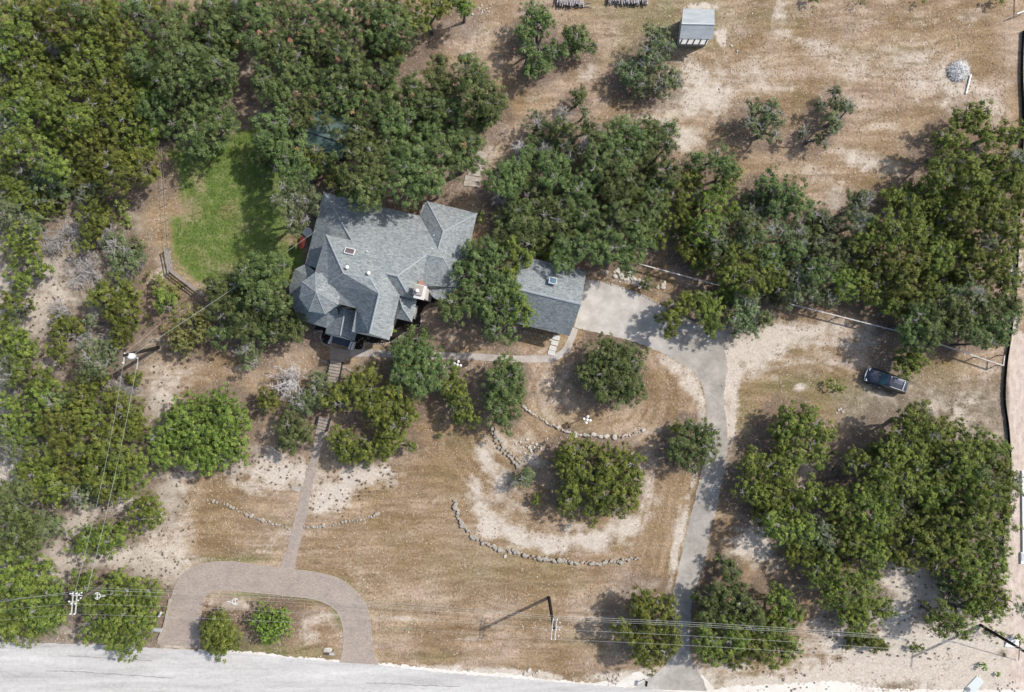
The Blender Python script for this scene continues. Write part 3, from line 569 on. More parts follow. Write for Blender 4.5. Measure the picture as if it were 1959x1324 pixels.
    grass = ramp(t, fine, [(0.28, (0.185, 0.136, 0.094)), (0.44, (0.285, 0.217, 0.153)), (0.56, (0.370, 0.288, 0.210)), (0.74, (0.53, 0.436, 0.340))])
    g2 = ramp(t, big, [(0.32, (0.80, 0.83, 0.72)), (0.45, (1.0, 0.95, 0.86)), (0.55, (1.02, 1.0, 1.0)), (0.68, (1.20, 1.16, 1.16))])
    grass = mixc(t, 1.0, grass, g2, 'MULTIPLY')
    sk0 = ramp(t, A['mow'], [(0.28, (0.84, 0.82, 0.78)), (0.5, (1, 1, 1)), (0.72, (1.16, 1.17, 1.20))])
    sk = ramp(t, streak, [(0.32, (0.84, 0.83, 0.80)), (0.5, (1, 1, 1)), (0.7, (1.14, 1.15, 1.16))])
    sk = mixc(t, 1.0, sk, sk0, 'MULTIPLY')
    grass = mixc(t, 1.0, grass, sk, 'MULTIPLY')
    grass = mixc(t, 1.0, grass, ramp(t, A['patchy'], [(0.36, (0.84, 0.80, 0.70)), (0.48, (1.0, 0.98, 0.95)), (0.60, (1.16, 1.18, 1.22))]), 'MULTIPLY')
    mk = ramp(t, mid, [(0.32, (0.78, 0.78, 0.78)), (0.5, (1, 1, 1)), (0.68, (1.15, 1.14, 1.12))])
    grass = mixc(t, 1.0, grass, mk, 'MULTIPLY')
    goldc = mixc(t, 1.0, ramp(t, fine, [(0.3, (0.15, 0.105, 0.055)), (0.5, (0.32, 0.228, 0.135)), (0.7, (0.48, 0.368, 0.245))]), sk, 'MULTIPLY')
    c = mixc(t, math_(t, 'MULTIPLY', A['gold'], 1.0, True), grass, goldc)
    olivec = mixc(t, 1.0, ramp(t, fine, [(0.3, (0.080, 0.095, 0.030)), (0.5, (0.165, 0.175, 0.070)), (0.7, (0.30, 0.285, 0.15))]), sk, 'MULTIPLY')
    c = mixc(t, math_(t, 'MULTIPLY', A['olive'], 0.8, True), c, olivec)
    scr = ramp(t, mid, [(0.35, (0.15, 0.135, 0.105)), (0.5, (0.29, 0.262, 0.215)), (0.62, (0.45, 0.41, 0.355))])
    c = mixc(t, math_(t, 'MULTIPLY', A['scrub'], 0.8, True), c, scr)
    soil = ramp(t, fine, [(0.28, (0.35, 0.29, 0.23)), (0.42, (0.53, 0.465, 0.395)), (0.6, (0.67, 0.61, 0.54)), (0.75, (0.77, 0.725, 0.665))])
    soil = mixc(t, 1.0, soil, ramp(t, mid, [(0.3, (0.84, 0.82, 0.80)), (0.6, (1.03, 1.02, 1.0))]), 'MULTIPLY')
    # bare soil shows through the grass in flecks where the cover is thin
    th = math_(t, 'ADD', math_(t, 'MULTIPLY', A['bare'], 1.5), math_(t, 'SUBTRACT', math_(t, 'ADD', math_(t, 'MULTIPLY', speck, 1.5), math_(t, 'ADD', math_(t, 'MULTIPLY', mid, 1.3), math_(t, 'MULTIPLY', math_(t, 'ADD', A['mow'], A['patchy']), 0.55))), 2.46))
    th = N(t, 'ShaderNodeMapRange') and th
    mr = N(t, 'ShaderNodeMapRange'); mr.inputs['From Min'].default_value = -0.08; mr.inputs['From Max'].default_value = 0.66; t.links.new(th, mr.inputs[0])
    c = mixc(t, mr.outputs[0], c, soil)
    litc = ramp(t, fine, [(0.3, (0.085, 0.063, 0.052)), (0.5, (0.165, 0.126, 0.103)), (0.66, (0.26, 0.208, 0.172)), (0.78, (0.42, 0.365, 0.315))])
    c = mixc(t, math_(t, 'MULTIPLY', A['litter'], math_(t, 'ADD', math_(t, 'MULTIPLY', A['bare'], -0.5), 0.8), True), c, litc)
    law = ramp(t, mid, [(0.3, (0.080, 0.125, 0.026)), (0.44, (0.120, 0.178, 0.038)), (0.56, (0.180, 0.225, 0.066)), (0.70, (0.29, 0.26, 0.14))])
    law = mixc(t, 1.0, law, ramp(t, fine, [(0.3, (0.78, 0.8, 0.78)), (0.7, (1.16, 1.15, 1.2))]), 'MULTIPLY')
    c = mixc(t, A['lawn'], c, law)
    lotc = ramp(t, tex_noise(t, 1.6, 6, 0.75, co, stretch=(1.0, 0.5, 1)), [(0.3, (0.42, 0.34, 0.28)), (0.5, (0.60, 0.50, 0.43)), (0.68, (0.72, 0.63, 0.56))])
    c = mixc(t, A['lot'], c, lotc)
    t.links.new(c, b.inputs['Base Color']); b.inputs['Roughness'].default_value = 1.0; b.inputs['Specular IOR Level'].default_value = 0.1
    bump(t, b, math_(t, 'ADD', fine, speck), 0.7, 0.08)
    me.materials.append(m)
    return bare
build_ground()

# ------------------------------------------------------------------ roads, drives, paths
def smooth_line(pts, n=6):
    out = []; L = len(pts)
    for i in range(L - 1):
        p0 = pts[max(0, i - 1)]; p1 = pts[i]; p2 = pts[i + 1]; p3 = pts[min(L - 1, i + 2)]
        for k in range(n):
            t = k / n
            out.append(tuple(0.5 * (2 * p1[j] + (p2[j] - p0[j]) * t + (2 * p0[j] - 5 * p1[j] + 4 * p2[j] - p3[j]) * t * t + (-p0[j] + 3 * p1[j] - 3 * p2[j] + p3[j]) * t ** 3) for j in range(2)))
    out.append(tuple(pts[-1])); return out
def rough_line(pts, amp=1.2, seed=1, step=4.0):
    r = random.Random(seed); out = []
    for i in range(len(pts) - 1):
        a, b = pts[i], pts[i + 1]; n = max(1, int(math.hypot(b[0] - a[0], b[1] - a[1]) / step))
        for k in range(n):
            t = k / n; out.append((a[0] + (b[0] - a[0]) * t + r.uniform(-amp, amp), a[1] + (b[1] - a[1]) * t + r.uniform(-amp, amp)))
    out.append(pts[-1]); return out
def sheet(name, pts, z, mat, thick=None):
    bm = bmesh.new(); vs = [bm.verts.new(P(x, y, 0) + Vector((0, 0, z))) for x, y in pts]
    f = bm.faces.new(vs); f.normal_update()
    if f.normal.z < 0: f.normal_flip()
    if thick:
        r = bmesh.ops.extrude_face_region(bm, geom=[f])
        for v in [g for g in r['geom'] if isinstance(g, bmesh.types.BMVert)]: v.co.z -= thick
        bmesh.ops.recalc_face_normals(bm, faces=bm.faces)
    bmesh.ops.triangulate(bm, faces=bm.faces)
    me = bpy.data.meshes.new(name); bm.to_mesh(me); bm.free(); me.materials.append(mat)
    o = bpy.data.objects.new(name, me); link(o); tag(o, kind='structure'); return o

def road_mat(name, stops, stretch=None, dirt=None, grad=None, crack=True):
    m, t, b, o = nt(name)
    co = N(t, 'ShaderNodeTexCoord').outputs['Object']
    f = tex_noise(t, 0.5, 6, 0.7, co, stretch=stretch); f2 = tex_noise(t, 9, 4, 0.8, co)
    c = ramp(t, f, stops)
    c = mixc(t, 1.0, c, ramp(t, f2, [(0.3, (0.90, 0.90, 0.90)), (0.7, (1.07, 1.07, 1.07))]), 'MULTIPLY')
    if crack:
        w = tex_noise(t, 0.35, 8, 0.75, co, stretch=(0.35, 1.0, 1.0), dist=1.2)
        k = math_(t, 'ABSOLUTE', math_(t, 'SUBTRACT', w, 0.5))
        c = mixc(t, 1.0, c, ramp(t, k, [(0.0, (0.76, 0.76, 0.76)), (0.012, (1, 1, 1))]), 'MULTIPLY')
        c = mixc(t, 1.0, c, ramp(t, tex_noise(t, 2.2, 5, 0.8, co), [(0.3, (0.88, 0.87, 0.86)), (0.7, (1.08, 1.08, 1.08))]), 'MULTIPLY')
    if grad:
        sx_ = N(t, 'ShaderNodeSeparateXYZ'); t.links.new(co, sx_.inputs[0])
        v = math_(t, 'ADD', sx_.outputs[0], math_(t, 'MULTIPLY', tex_noise(t, 0.35, 5, 0.7, co), 7.0))
        mr = N(t, 'ShaderNodeMapRange'); mr.inputs['From Min'].default_value = grad[0]; mr.inputs['From Max'].default_value = grad[1]; t.links.new(v, mr.inputs[0])
        c2 = mixc(t, 1.0, ramp(t, f, grad[2]), ramp(t, f2, [(0.3, (0.90, 0.90, 0.90)), (0.7, (1.07, 1.07, 1.07))]), 'MULTIPLY')
        c = mixc(t, mr.outputs[0], c2, c)
    t.links.new(c, b.inputs['Base Color']); b.inputs['Roughness'].default_value = 0.9; b.inputs['Specular IOR Level'].default_value = 0.2
    bump(t, b, f2, 0.3, 0.02); return m
M['road'] = road_mat('pale_chipseal', [(0.3, (0.42, 0.41, 0.395)), (0.45, (0.53, 0.52, 0.505)), (0.55, (0.58, 0.57, 0.555)), (0.7, (0.66, 0.65, 0.635))], stretch=(0.12, 1.4, 1))
M['caliche'] = road_mat('caliche_shoulder', [(0.3, (0.60, 0.56, 0.50)), (0.5, (0.72, 0.68, 0.62)), (0.7, (0.80, 0.77, 0.72))], crack=False)
M['asphalt'] = road_mat('grey_asphalt_drive', [(0.3, (0.285, 0.262, 0.232)), (0.5, (0.38, 0.353, 0.316)), (0.7, (0.49, 0.455, 0.41))],
                        grad=(18.5, 25.0, [(0.3, (0.37, 0.35, 0.31)), (0.48, (0.47, 0.445, 0.41)), (0.68, (0.60, 0.57, 0.53))]))
def paver_mat():
    m, t, b, o = nt('brick_paving')
    co = N(t, 'ShaderNodeTexCoord').outputs['Object']
    br = N(t, 'ShaderNodeTexBrick'); t.links.new(co, br.inputs['Vector']); br.inputs['Scale'].default_value = 1
    br.inputs['Brick Width'].default_value = 0.24; br.inputs['Row Height'].default_value = 0.12; br.inputs['Mortar Size'].default_value = 0.012
    br.inputs['Color1'].default_value = (0.285, 0.228, 0.188, 1); br.inputs['Color2'].default_value = (0.385, 0.320, 0.270, 1); br.inputs['Mortar'].default_value = (0.38, 0.34, 0.31, 1)
    f = tex_noise(t, 0.6, 6, 0.7, co); f2 = tex_noise(t, 7, 4, 0.8, co)
    c = mixc(t, 1.0, br.outputs['Color'], ramp(t, f, [(0.3, (0.86, 0.86, 0.87)), (0.5, (1, 1, 1)), (0.7, (1.15, 1.13, 1.1))]), 'MULTIPLY')
    c = mixc(t, 1.0, c, ramp(t, f2, [(0.3, (0.84, 0.84, 0.84)), (0.7, (1.16, 1.16, 1.16))]), 'MULTIPLY')
    t.links.new(c, b.inputs['Base Color']); b.inputs['Roughness'].default_value = 0.92; bump(t, b, f2, 0.4, 0.02); return m
M['paver'] = paver_mat()

road_top = [(-400,1222),(-100,1227),(0,1229),(150,1232),(330,1241),(480,1251),(650,1267),(724,1272),(850,1287),(980,1297),(1100,1308),(1230,1318),(1330,1327),(1500,1342),(1959,1385),(2400,1425)]
rt_ = rough_line(road_top, 1.3, 3, 5)
sheet('road', rt_ + [(2400, 1640), (-400, 1440)], 0.010, M['road'])
sh_top = [(380,1243),(480,1247),(560,1256),(650,1263),(724,1268),(850,1281),(980,1290),(1060,1300),(1150,1305),(1200,1296),(1218,1285),(1240,1291),(1270,1296),(1300,1290),(1335,1288),(1352,1300),(1368,1318),(1400,1313),(1500,1308),(1600,1303),(1700,1318),(1959,1320),(2200,1330)]
sheet('road_shoulder', rough_line(smooth_line(sh_top, 4), 2.2, 4, 4) + [(2200, 1420), (1959, 1395), (1500, 1350), (1330, 1334), (980, 1304), (724, 1279), (650, 1274), (480, 1258), (380, 1250)], 0.006, M['caliche'])

dl = smooth_line([(1122,534),(1180,546),(1225,562),(1262,582),(1300,601),(1340,622),(1372,640),(1385,670),(1392,700),(1388,730),(1384,765),(1389,800),(1392,850),(1386,900),(1375,950),(1362,1000),(1349,1058),(1340,1100),(1325,1140),(1321,1190),(1320,1240),(1330,1275),(1345,1300),(1352,1322)])
dr = smooth_line([(1098,626),(1150,638),(1200,650),(1250,668),(1295,690),(1328,712),(1345,745),(1352,790),(1352,850),(1345,890),(1333,940),(1322,985),(1305,1058),(1297,1095),(1287,1140),(1284,1190),(1283,1240),(1270,1275),(1235,1300),(1210,1318)])
sheet('driveway', rough_line(dl, 0.9, 5, 4) + rough_line(dr, 0.9, 6, 4)[::-1], 0.012, M['asphalt'])

ho = smooth_line([(301,1232),(313,1200),(322,1165),(334,1125),(350,1098),(385,1079),(440,1074),(537,1087),(600,1094),(650,1108),(683,1134),(703,1165),(709,1200),(712,1240),(724,1272)])
hi = smooth_line([(650,1267),(657,1235),(655,1195),(640,1165),(607,1148),(560,1141),(490,1134),(425,1129),(400,1134),(388,1152),(383,1190),(382,1240)])
sheet('brick_drive', ho + hi, 0.022, M['paver'])
wl = [(533,1089),(541,1072),(549,1055),(555,1025),(563,996),(567,978),(574,952),(576,941),(565,937),(568,929),(579,932),(583,917),(591,889),(601,843),(608,806)]
wr = [(630,797),(626,835),(618,850),(606,892),(598,930),(591,958),(590,980),(583,1000),(570,1055),(566,1075),(565,1092)]
sheet('brick_walk', wl + wr, 0.030, M['paver'])
kl = rough_line(ho, 0.3, 9, 5); 
for nm, ln, w in (('drive_edging', smooth_line([(p[0], p[1]) for p in ho[::6]]), 1.1), ('inner_drive_edging', smooth_line([(p[0], p[1]) for p in hi[::6]]), 1.1)):
    mb = MB()
    mb.tube([P(x, y, 0.02) for x, y in ln], 0.038, 5)
    tag(mb.build(nm, M['slab']), kind='structure')
gp_c = smooth_line([(668,676),(720,676),(780,680),(850,681),(905,682),(960,686),(1020,687),(1055,685),(1078,674),(1090,655),(1100,628)])
def ribbon(c, w, seed=0):
    r = random.Random(seed); A_ = []; B_ = []
    for i, p in enumerate(c):
        a = c[max(0, i - 1)]; b = c[min(len(c) - 1, i + 1)]; dx, dy = b[0] - a[0], b[1] - a[1]; l = math.hypot(dx, dy) + 1e-6
        q = w / 2 + r.uniform(-0.4, 0.4)
        A_.append((p[0] - dy / l * q, p[1] + dx / l * q)); B_.append((p[0] + dy / l * q, p[1] - dx / l * q))
    return A_ + B_[::-1]
M['path'] = road_mat('old_concrete_path', [(0.3, (0.36, 0.32, 0.285)), (0.5, (0.47, 0.425, 0.385)), (0.7, (0.58, 0.54, 0.50))])
sheet('garden_path', ribbon(gp_c, 13, 3), 0.016, M['path'])
sheet('porch_landing', [(634,664),(672,672),(663,694),(630,688)], 0.024, M['paver'])
# garden bed against the house, its near-black mostly painted shadow, edged with stones below
sheet('garden_bed', smooth_line([(600,630),(616,634),(614,652),(630,660),(636,650),(676,668),(692,667),(698,655),(722,660),(745,655),(768,641),(782,632),(803,626),(806,600),(815,584),(830,579),(850,585),(850,560),(800,560),(740,600),(640,600),(600,630)], 3), 0.014, M['bed_shadow'])

# ------------------------------------------------------------------ buildings
def facets(name, V, F, mat, parent, thick=0.14):
    mb = MB(); ids = list(V); idx = {k: i for i, k in enumerate(ids)}
    vs = [P(*V[k]) for k in ids]; fs = []
    for f in F:
        fs.append(tuple(idx[k] for k in f))
    bm = bmesh.new(); bv = [bm.verts.new(v) for v in vs]
    for f in fs:
        try:
            q = bm.faces.new([bv[i] for i in f]); q.normal_update()
            if q.normal.z < 0: q.normal_flip()
        except ValueError: pass
    for v in list(bm.verts):
        if not v.link_faces: bm.verts.remove(v)
    bmesh.ops.triangulate(bm, faces=bm.faces, quad_method='BEAUTY')
    off = Vector(parent_world(parent))
    for v in bm.verts: v.co -= off
    me = bpy.data.meshes.new(name); bm.to_mesh(me); bm.free(); me.materials.append(mat)
    o = bpy.data.objects.new(name, me); link(o, parent)
    sm = o.modifiers.new('thickness', 'SOLIDIFY'); sm.thickness = thick; sm.offset = -1
    return o
def walls(name, pts, z0, z1, mat, parent, inset=0.35):
    """vertical walls under an eave loop, given as (x, y) survey points at height z1"""
    w = [P(x, y, z1) for x, y in pts]; c = sum(w, Vector((0, 0, 0))) / len(w)
    n = len(w); area = sum(w[i].x * w[(i + 1) % n].y - w[(i + 1) % n].x * w[i].y for i in range(n))
    s = 1 if area > 0 else -1; ins = []
    for i in range(n):
        a, b, d = w[i - 1], w[i], w[(i + 1) % n]
        e1 = (b - a).normalized(); e2 = (d - b).normalized()
        n1 = Vector((-e1.y, e1.x, 0)) * s; n2 = Vector((-e2.y, e2.x, 0)) * s
        bis = (n1 + n2); k = inset / max(0.45, bis.length / 2) ; bis = bis.normalized() if bis.length > 1e-3 else n1
        ins.append(b + bis * k)
    mb = MB(); vs = [Vector((p.x, p.y, z0)) for p in ins] + [Vector((p.x, p.y, z1 - 0.16)) for p in ins]
    fs = [(i, (i + 1) % n, n + (i + 1) % n, n + i) for i in range(n)]
    mb.add(vs, fs); return mb.build(name, mat, parent)
def caps(name, segs, V, mat, parent, r=0.09):
    mb = MB()
    for a, b in segs:
        A_, B_ = P(*V[a]), P(*V[b]); d = (B_ - A_); d.normalize()
        sd_ = d.cross(Vector((0, 0, 1))); sd_.normalize()
        up = sd_.cross(d)
        q = []
        for e in (A_, B_):
            q += [e - sd_ * r * 1.3 + up * 0.0, e + up * 0.045, e + sd_ * r * 1.3]
        mb.add(q, [(0, 1, 4, 3), (1, 2, 5, 4)])
    return mb.build(name, mat, parent)

# ---- the main house
house = empty('house', P(740, 520, 0)); tag(house, "large house with rambling blue-grey shingle roof, octagonal turret and brick chimney", "house")
V = dict(
 A=(619,367,3.40), B=(803,413,3.40), C=(673,460,6.35), D=(624,449,6.47), R1=(657,523,8.95), R2=(709,534,8.95),
 F=(725,562,8.95), K=(707,638,8.95), E=(602,522,6.35), T1=(629,541,7.53), T2=(615,556,6.70), G=(682,590,6.47), G2=(647,581,6.47), G3=(673,634,6.47),
 GK=(681,637,6.47), L2=(745,651,6.59), L1=(765,566,6.59), Y1=(737,523,8.18), Y2=(760,528,8.18), Y3=(778,559,7.06), X=(816,487,6.17), Z=(807,546,5.17),
 T=(847,493,6.11), S1=(848,443,5.41), S2=(838,476,5.46), NW=(817,385,3.40), NW2=(809,392,3.40), NE=(913,408,3.40), SE=(889,510,3.30), SE2=(879,550,3.20), SB=(846,577,3.20), SC=(830,570,3.30), SD=(815,553,3.64),
 ZB=(797,575,4.90), W0=(597,457,3.40), W1=(584,505,3.40), WI=(612,455,4.46), WJ=(600,512,4.58))
Fh = [('A','B','S2','C'),('C','S2','T','X','Y2','Y1'),('D','C','Y1','R2','R1'),
      ('D','R1','T1','T2','E'),('R1','R2','F','T1'),('T1','F','G','G2'),('T1','G2','T2'),
      ('F','K','GK','G3','G'),('R2','Y1','L1','F'),('F','L1','L2','K'),
      ('Y1','Y2','Y3','L1'),('L1','Y3','Z','ZB'),('Y2','X','Z','Y3'),
      ('X','T','SE2','SB','SC','SD','Z'),('T','S2','S1','NE','SE','SE2'),
      ('B','NW2','NW','S1','S2'),('NW','NE','S1')]
mr = facets('roof', V, Fh, M['roof'], house)
V2 = dict(A=(619,367,3.4), C=(673,460,6.35), W1=(584,505,3.4), WJ=(608,515,4.8), WI=(632,455,5.0), WC=(668,459,6.1))
facets('west_roof', V2, [('A','C','WC','WI','WJ','W1')], M['roof'], house)
caps('ridge_cap', [('A','C'),('D','R1'),('R1','R2'),('R2','F'),('F','K'),('Y1','Y2'),('Y2','X'),('S1','S2'),('NW','S1'),('NE','S1'),('X','T'),('T','SE2'),('R1','T1'),('Y2','Y3')], V, M['ridge'], house, 0.07)
walls('lower_wall', [(619,367),(803,413),(817,385),(913,408),(879,550),(846,577),(830,570),(815,553),(797,574),(788,616),(760,609),(745,651),(681,637),(681,590),(640,600),(600,600),(585,560),(584,505)], 0, 3.2, M['cream'], house, 0.5)
walls('upper_wall', [(624,449),(602,522),(600,560),(647,581),(682,590),(673,634),(745,651),(765,566),(778,559),(760,528),(737,523),(673,460)], 3.2, 6.3, M['cream'], house, 0.4)
mb = MB()
mb.add([P(681,637,6.4), P(745,651,6.5), P(707,638,8.9)], [(0, 1, 2)])
mb.build('gable', M['cream'], house)
# turret
tur = MB(); cz = 8.5; ez = 6.9; c0 = P(612.5, 561, ez); apex = P(611, 560, cz); R_ = 2.28
apex = Vector((c0.x - 0.0, c0.y, cz)); a0 = math.radians(13)
ring = [c0 + Vector((R_ * math.cos(a0 + k * math.pi / 4), R_ * math.sin(a0 + k * math.pi / 4), 0)) for k in range(8)]
vs = [apex] + ring + [Vector((p.x, p.y, ez - 0.14)) for p in ring]
tur.add(vs, [(0, 1 + k, 1 + (k + 1) % 8) for k in range(8)] + [(1 + k, 9 + k, 9 + (k + 1) % 8, 1 + (k + 1) % 8) for k in range(8)] + [tuple(range(9, 17))[::-1]])
tr_ = tur.build('turret_roof', M['roof'], house)
cp = MB()
for p in ring:
    d = (p - apex).normalized(); s_ = d.cross(Vector((0, 0, 1))).normalized() * 0.05; u = s_.cross(d).normalized() * 0.05
    cp.add([apex - s_, apex + Vector((0, 0, .05)), apex + s_, p - s_, p + Vector((0, 0, .05)), p + s_], [(0, 1, 4, 3), (1, 2, 5, 4)])
cp.build('ridge_cap', M['ridge'], tr_)
tw = MB(); r2 = [c0 + (p - c0) * 0.82 for p in ring]
tw.add([Vector((p.x, p.y, 0)) for p in r2] + [Vector((p.x, p.y, ez - 0.14)) for p in r2], [(k, (k + 1) % 8, 8 + (k + 1) % 8, 8 + k) for k in range(8)])
tw.build('turret_wall', M['cream'], house)
# wraparound porch roof
O_ = [(584,505),(564,515),(553,548),(556,583),(575,613),(623,627),(650,618)]
IN = [(604,520),(589,530),(583,548),(586,572),(601,588),(628,594),(645,590)]
Vp = {}; 
for i, (o_, n_) in enumerate(zip(O_, IN)):
    Vp['o%d' % i] = (*o_, 3.2); Vp['i%d' % i] = (*n_, 4.7)
facets('porch_roof', Vp, [('o%d' % i, 'o%d' % (i + 1), 'i%d' % (i + 1), 'i%d' % i) for i in range(6)], M['roof'], house)
for x, y in O_[1:6]:
    q = P(x, y, 3.1); q2 = q + (P(606, 565, 3.1) - q).normalized() * 0.3
    mb = MB(); mb.tube([(q2.x, q2.y, 0), (q2.x, q2.y, 3.05)], 0.09, 8); mb.build('porch_post', M['white'], house)
# gabled entry roof, its posts and the steps
Ve = dict(a=(626,619,3.1), b=(622,638,3.1), c=(651,642,4.5), d=(678,652,3.1), e=(684,634,3.1), f=(692,596,3.1), g=(660,592,4.5), h=(637,575,3.1))
facets('entry_roof', Ve, [('a','b','c','g','h'),('c','d','e','f','g')], M['roof'], house)
caps('ridge_cap', [('c','g')], Ve, M['ridge'], house, 0.07)
mb = MB(); mb.add([P(622,639,3.0), P(678,653,3.0), P(651,642.5,4.4)], [(0, 1, 2)]); mb.build('entry_gable', M['cream'], house)
st = MB()
for i in range(4):
    t0, t1 = i / 4, (i + 1) / 4
    def q(s, tt):   # s across, tt outwards
        x = 636 + (673 - 636) * s - 3 * tt; y = 640 + 10 * s + 15 * tt
        return x, y
    z = 0.72 - i * 0.18
    vs = [P(*q(0, t0), 0) , P(*q(1, t0), 0), P(*q(1, t1), 0), P(*q(0, t1), 0)]
    vs = [Vector((p.x, p.y, z)) for p in vs] + [Vector((p.x, p.y, 0)) for p in vs]
    st.add(vs, [(0, 1, 2, 3), (3, 2, 6, 7), (0, 3, 7, 4), (1, 5, 6, 2), (0, 4, 5, 1)])
st.build('entry_steps', M['bluedeck'], house)
for (x0, y0, x1, y1) in ((635,643,632.5,658),(673,653,670.5,668),(677,654,675.5,669)):
    mb = MB(); a = P(x0, y0, 2.6); b = P(x1, y1, 0.0); 
    a = P(x0, y0, 0.9); 
    d = (Vector((b.x, b.y, 0)) - Vector((a.x, a.y, 0))); ang = math.atan2(d.y, d.x); c = (Vector((a.x, a.y, 0)) + Vector((b.x, b.y, 0))) / 2
    mb.box((c.x, c.y, 0.5), (d.length, 0.16, 1.0), ang); mb.build('step_rail', M['white'], house)
# small south east bay
Vb = dict(a=(762,566,6.0), b=(797,576,5.0), c=(788,616,5.0), d=(757,609,5.0), w=(769,588,6.1))
bay = facets('bay_roof', Vb, [('a','b','w'),('b','c','w'),('c','d','w'),('a','w','d')], M['roof'], house)
caps('ridge_cap', [('b','w'),('c','w')], Vb, M['ridge'], bay, 0.06)
walls('bay_wall', [(762,566),(797,576),(788,616),(757,609)], 0, 4.95, M['cream'], house, 0.4)
# chimney with pale stone cap and flue
cc = P(803, 557, 7.3); ang = math.radians(-13.5)
mb = MB(); mb.box((cc.x + .02, cc.y - .02, 3.65), (.85, 1.2, 7.3), ang); ch = mb.build('chimney', simple('cream_stucco', (.66, .60, .55), .9, var=.1), house)
mb = MB(); mb.box((cc.x + 0.07, cc.y - 0.1, 7.38), (1.15, 1.5, 0.16), ang); mb.build('chimney_cap', M['conc'], ch)
mb = MB(); mb.box((cc.x - 0.12, cc.y + 0.1, 7.56), (0.95, 1.05, 0.2), ang); mb.build('chimney_crown', simple('weathered_crown', (0.36, 0.32, 0.29), 0.9, var=0.3, scale=6), ch)
mb = MB(); fl = P(798, 556, 7.9); mb.tube([(fl.x, fl.y, 7.6), (fl.x, fl.y, 8.0)], 0.2, 12); mb.ball((fl.x, fl.y, 8.0), 0.2, 12, 6, 0.4); mb.build('flue', M['white'], ch, smooth=True)
cc = P(806, 542, 5.6); mb = MB(); mb.box((cc.x, cc.y, 5.4), (0.6, 0.4, 1.0), ang); mb.build('chimney_shoulder', M['brick'], ch)
# skylight and roof vents
def roof_z(x, y):
    """height of the north slope at this survey point"""
    v = -0.233 * (x - 619) + 0.972 * (y - 367); return 3.4 + 0.653 * v / S
def skylight(x, y, z, sx, sy, ang, tilt, glass, parent, frame=M['white']):
    c = P(x, y, z); f = MB(); Mx = Matrix.Rotation(ang, 3, 'Z') @ Matrix.Rotation(tilt, 3, 'X')
    def pt(u, v, w): return c + Mx @ Vector((u, v, w))
    hx, hy = sx / 2, sy / 2; w = 0.055
    for (u0, u1, v0, v1) in ((-hx, hx, hy - w, hy), (-hx, hx, -hy, -hy + w), (-hx, -hx + w, -hy + w, hy - w), (hx - w, hx, -hy + w, hy - w)):
        vs = [pt(u, v, ww) for ww in (-0.05, 0.14) for u, v in ((u0, v0), (u1, v0), (u1, v1), (u0, v1))]
        f.add(vs, [(4, 5, 6, 7), (0, 4, 7, 3), (1, 2, 6, 5), (0, 1, 5, 4), (2, 3, 7, 6)])
    s_ = f.build('skylight', frame, parent)
    g = MB(); g.add([pt(-hx + w, -hy + w, 0.10), pt(hx - w, -hy + w, 0.10), pt(hx - w, hy - w, 0.10), pt(-hx + w, hy - w, 0.10)], [(0, 1, 2, 3)])
    g.build('pane', glass, s_)
skylight(669, 481.5, roof_z(669, 481.5) + 0.1, 1.05, 0.72, ang, math.radians(-29), M['brownglass'], house)
for x, y, r in ((665.5, 512, .2), (706.5, 523, .2)):
    z = roof_z(x, y); p = P(x, y, z); mb = MB(); mb.tube([(p.x, p.y, z - 0.2), (p.x, p.y, z + 0.35)], r * 0.6, 10); mb.ball((p.x, p.y, z + 0.38), r, 12, 6, 0.45); mb.build('roof_vent', M['pvc'], house, smooth=True)
for x, y in ((703,481),(831,451),(827,476),(713,560)):
    z = {703:roof_z(703,481), 831:4.6, 827:5.4, 713:7.6}[x]; p = P(x, y, z); mb = MB(); mb.tube([(p.x, p.y, z - 0.3), (p.x, p.y, z + 0.3)], 0.06, 8); mb.build('vent_pipe', M['pvc'], house)

# ---- the garage
gar = empty('garage', P(1045, 575, 0)); tag(gar, "detached garage with simple blue-grey gable roof at the head of the driveway", "garage")
Vg = dict(a=(996,489,3.1), b=(1122,519,3.1), c=(983,551,5.6), d=(1112,582,5.6), e=(964,613,3.1), f=(1089.5,643,3.1))
facets('roof', Vg, [('a','b','d','c'),('c','d','f','e')], M['roof'], gar)
caps('ridge_cap', [('c','d')], Vg, M['ridge'], gar, 0.09)
walls('wall', [(996,489),(1122,519),(1089.5,643),(964,613)], 0, 3.1, M['cream'], gar, 0.45)
for t, s_, u in (('a', 'c', 'e'), ('b', 'd', 'f')):
    mb = MB(); a, b, c = P(*Vg[t]), P(*Vg[s_]), P(*Vg[u]); k = Vector((0.35, -0.08, 0)) * (1 if t == 'a' else -1); z = Vector((0, 0, -0.16)); mb.add([a + k + z, b + k + z, c + k + z], [(0, 1, 2)])
    mb.build('gable', M['cream'], gar)
gd = MB(); e0 = P(1118, 531, 3.1); e1 = P(1096, 624, 3.1); c = (e0 + e1) / 2; d = e1 - e0
gd.box((c.x - 0.42, c.y, 1.15), (d.length * 0.85, 0.08, 2.3), math.atan2(d.y, d.x)); gd.build('garage_door', M['white'], gar)
skylight(1057.5, 538, 4.95, 0.85, 0.85, ang, math.radians(-33), M['skyglass'], gar)

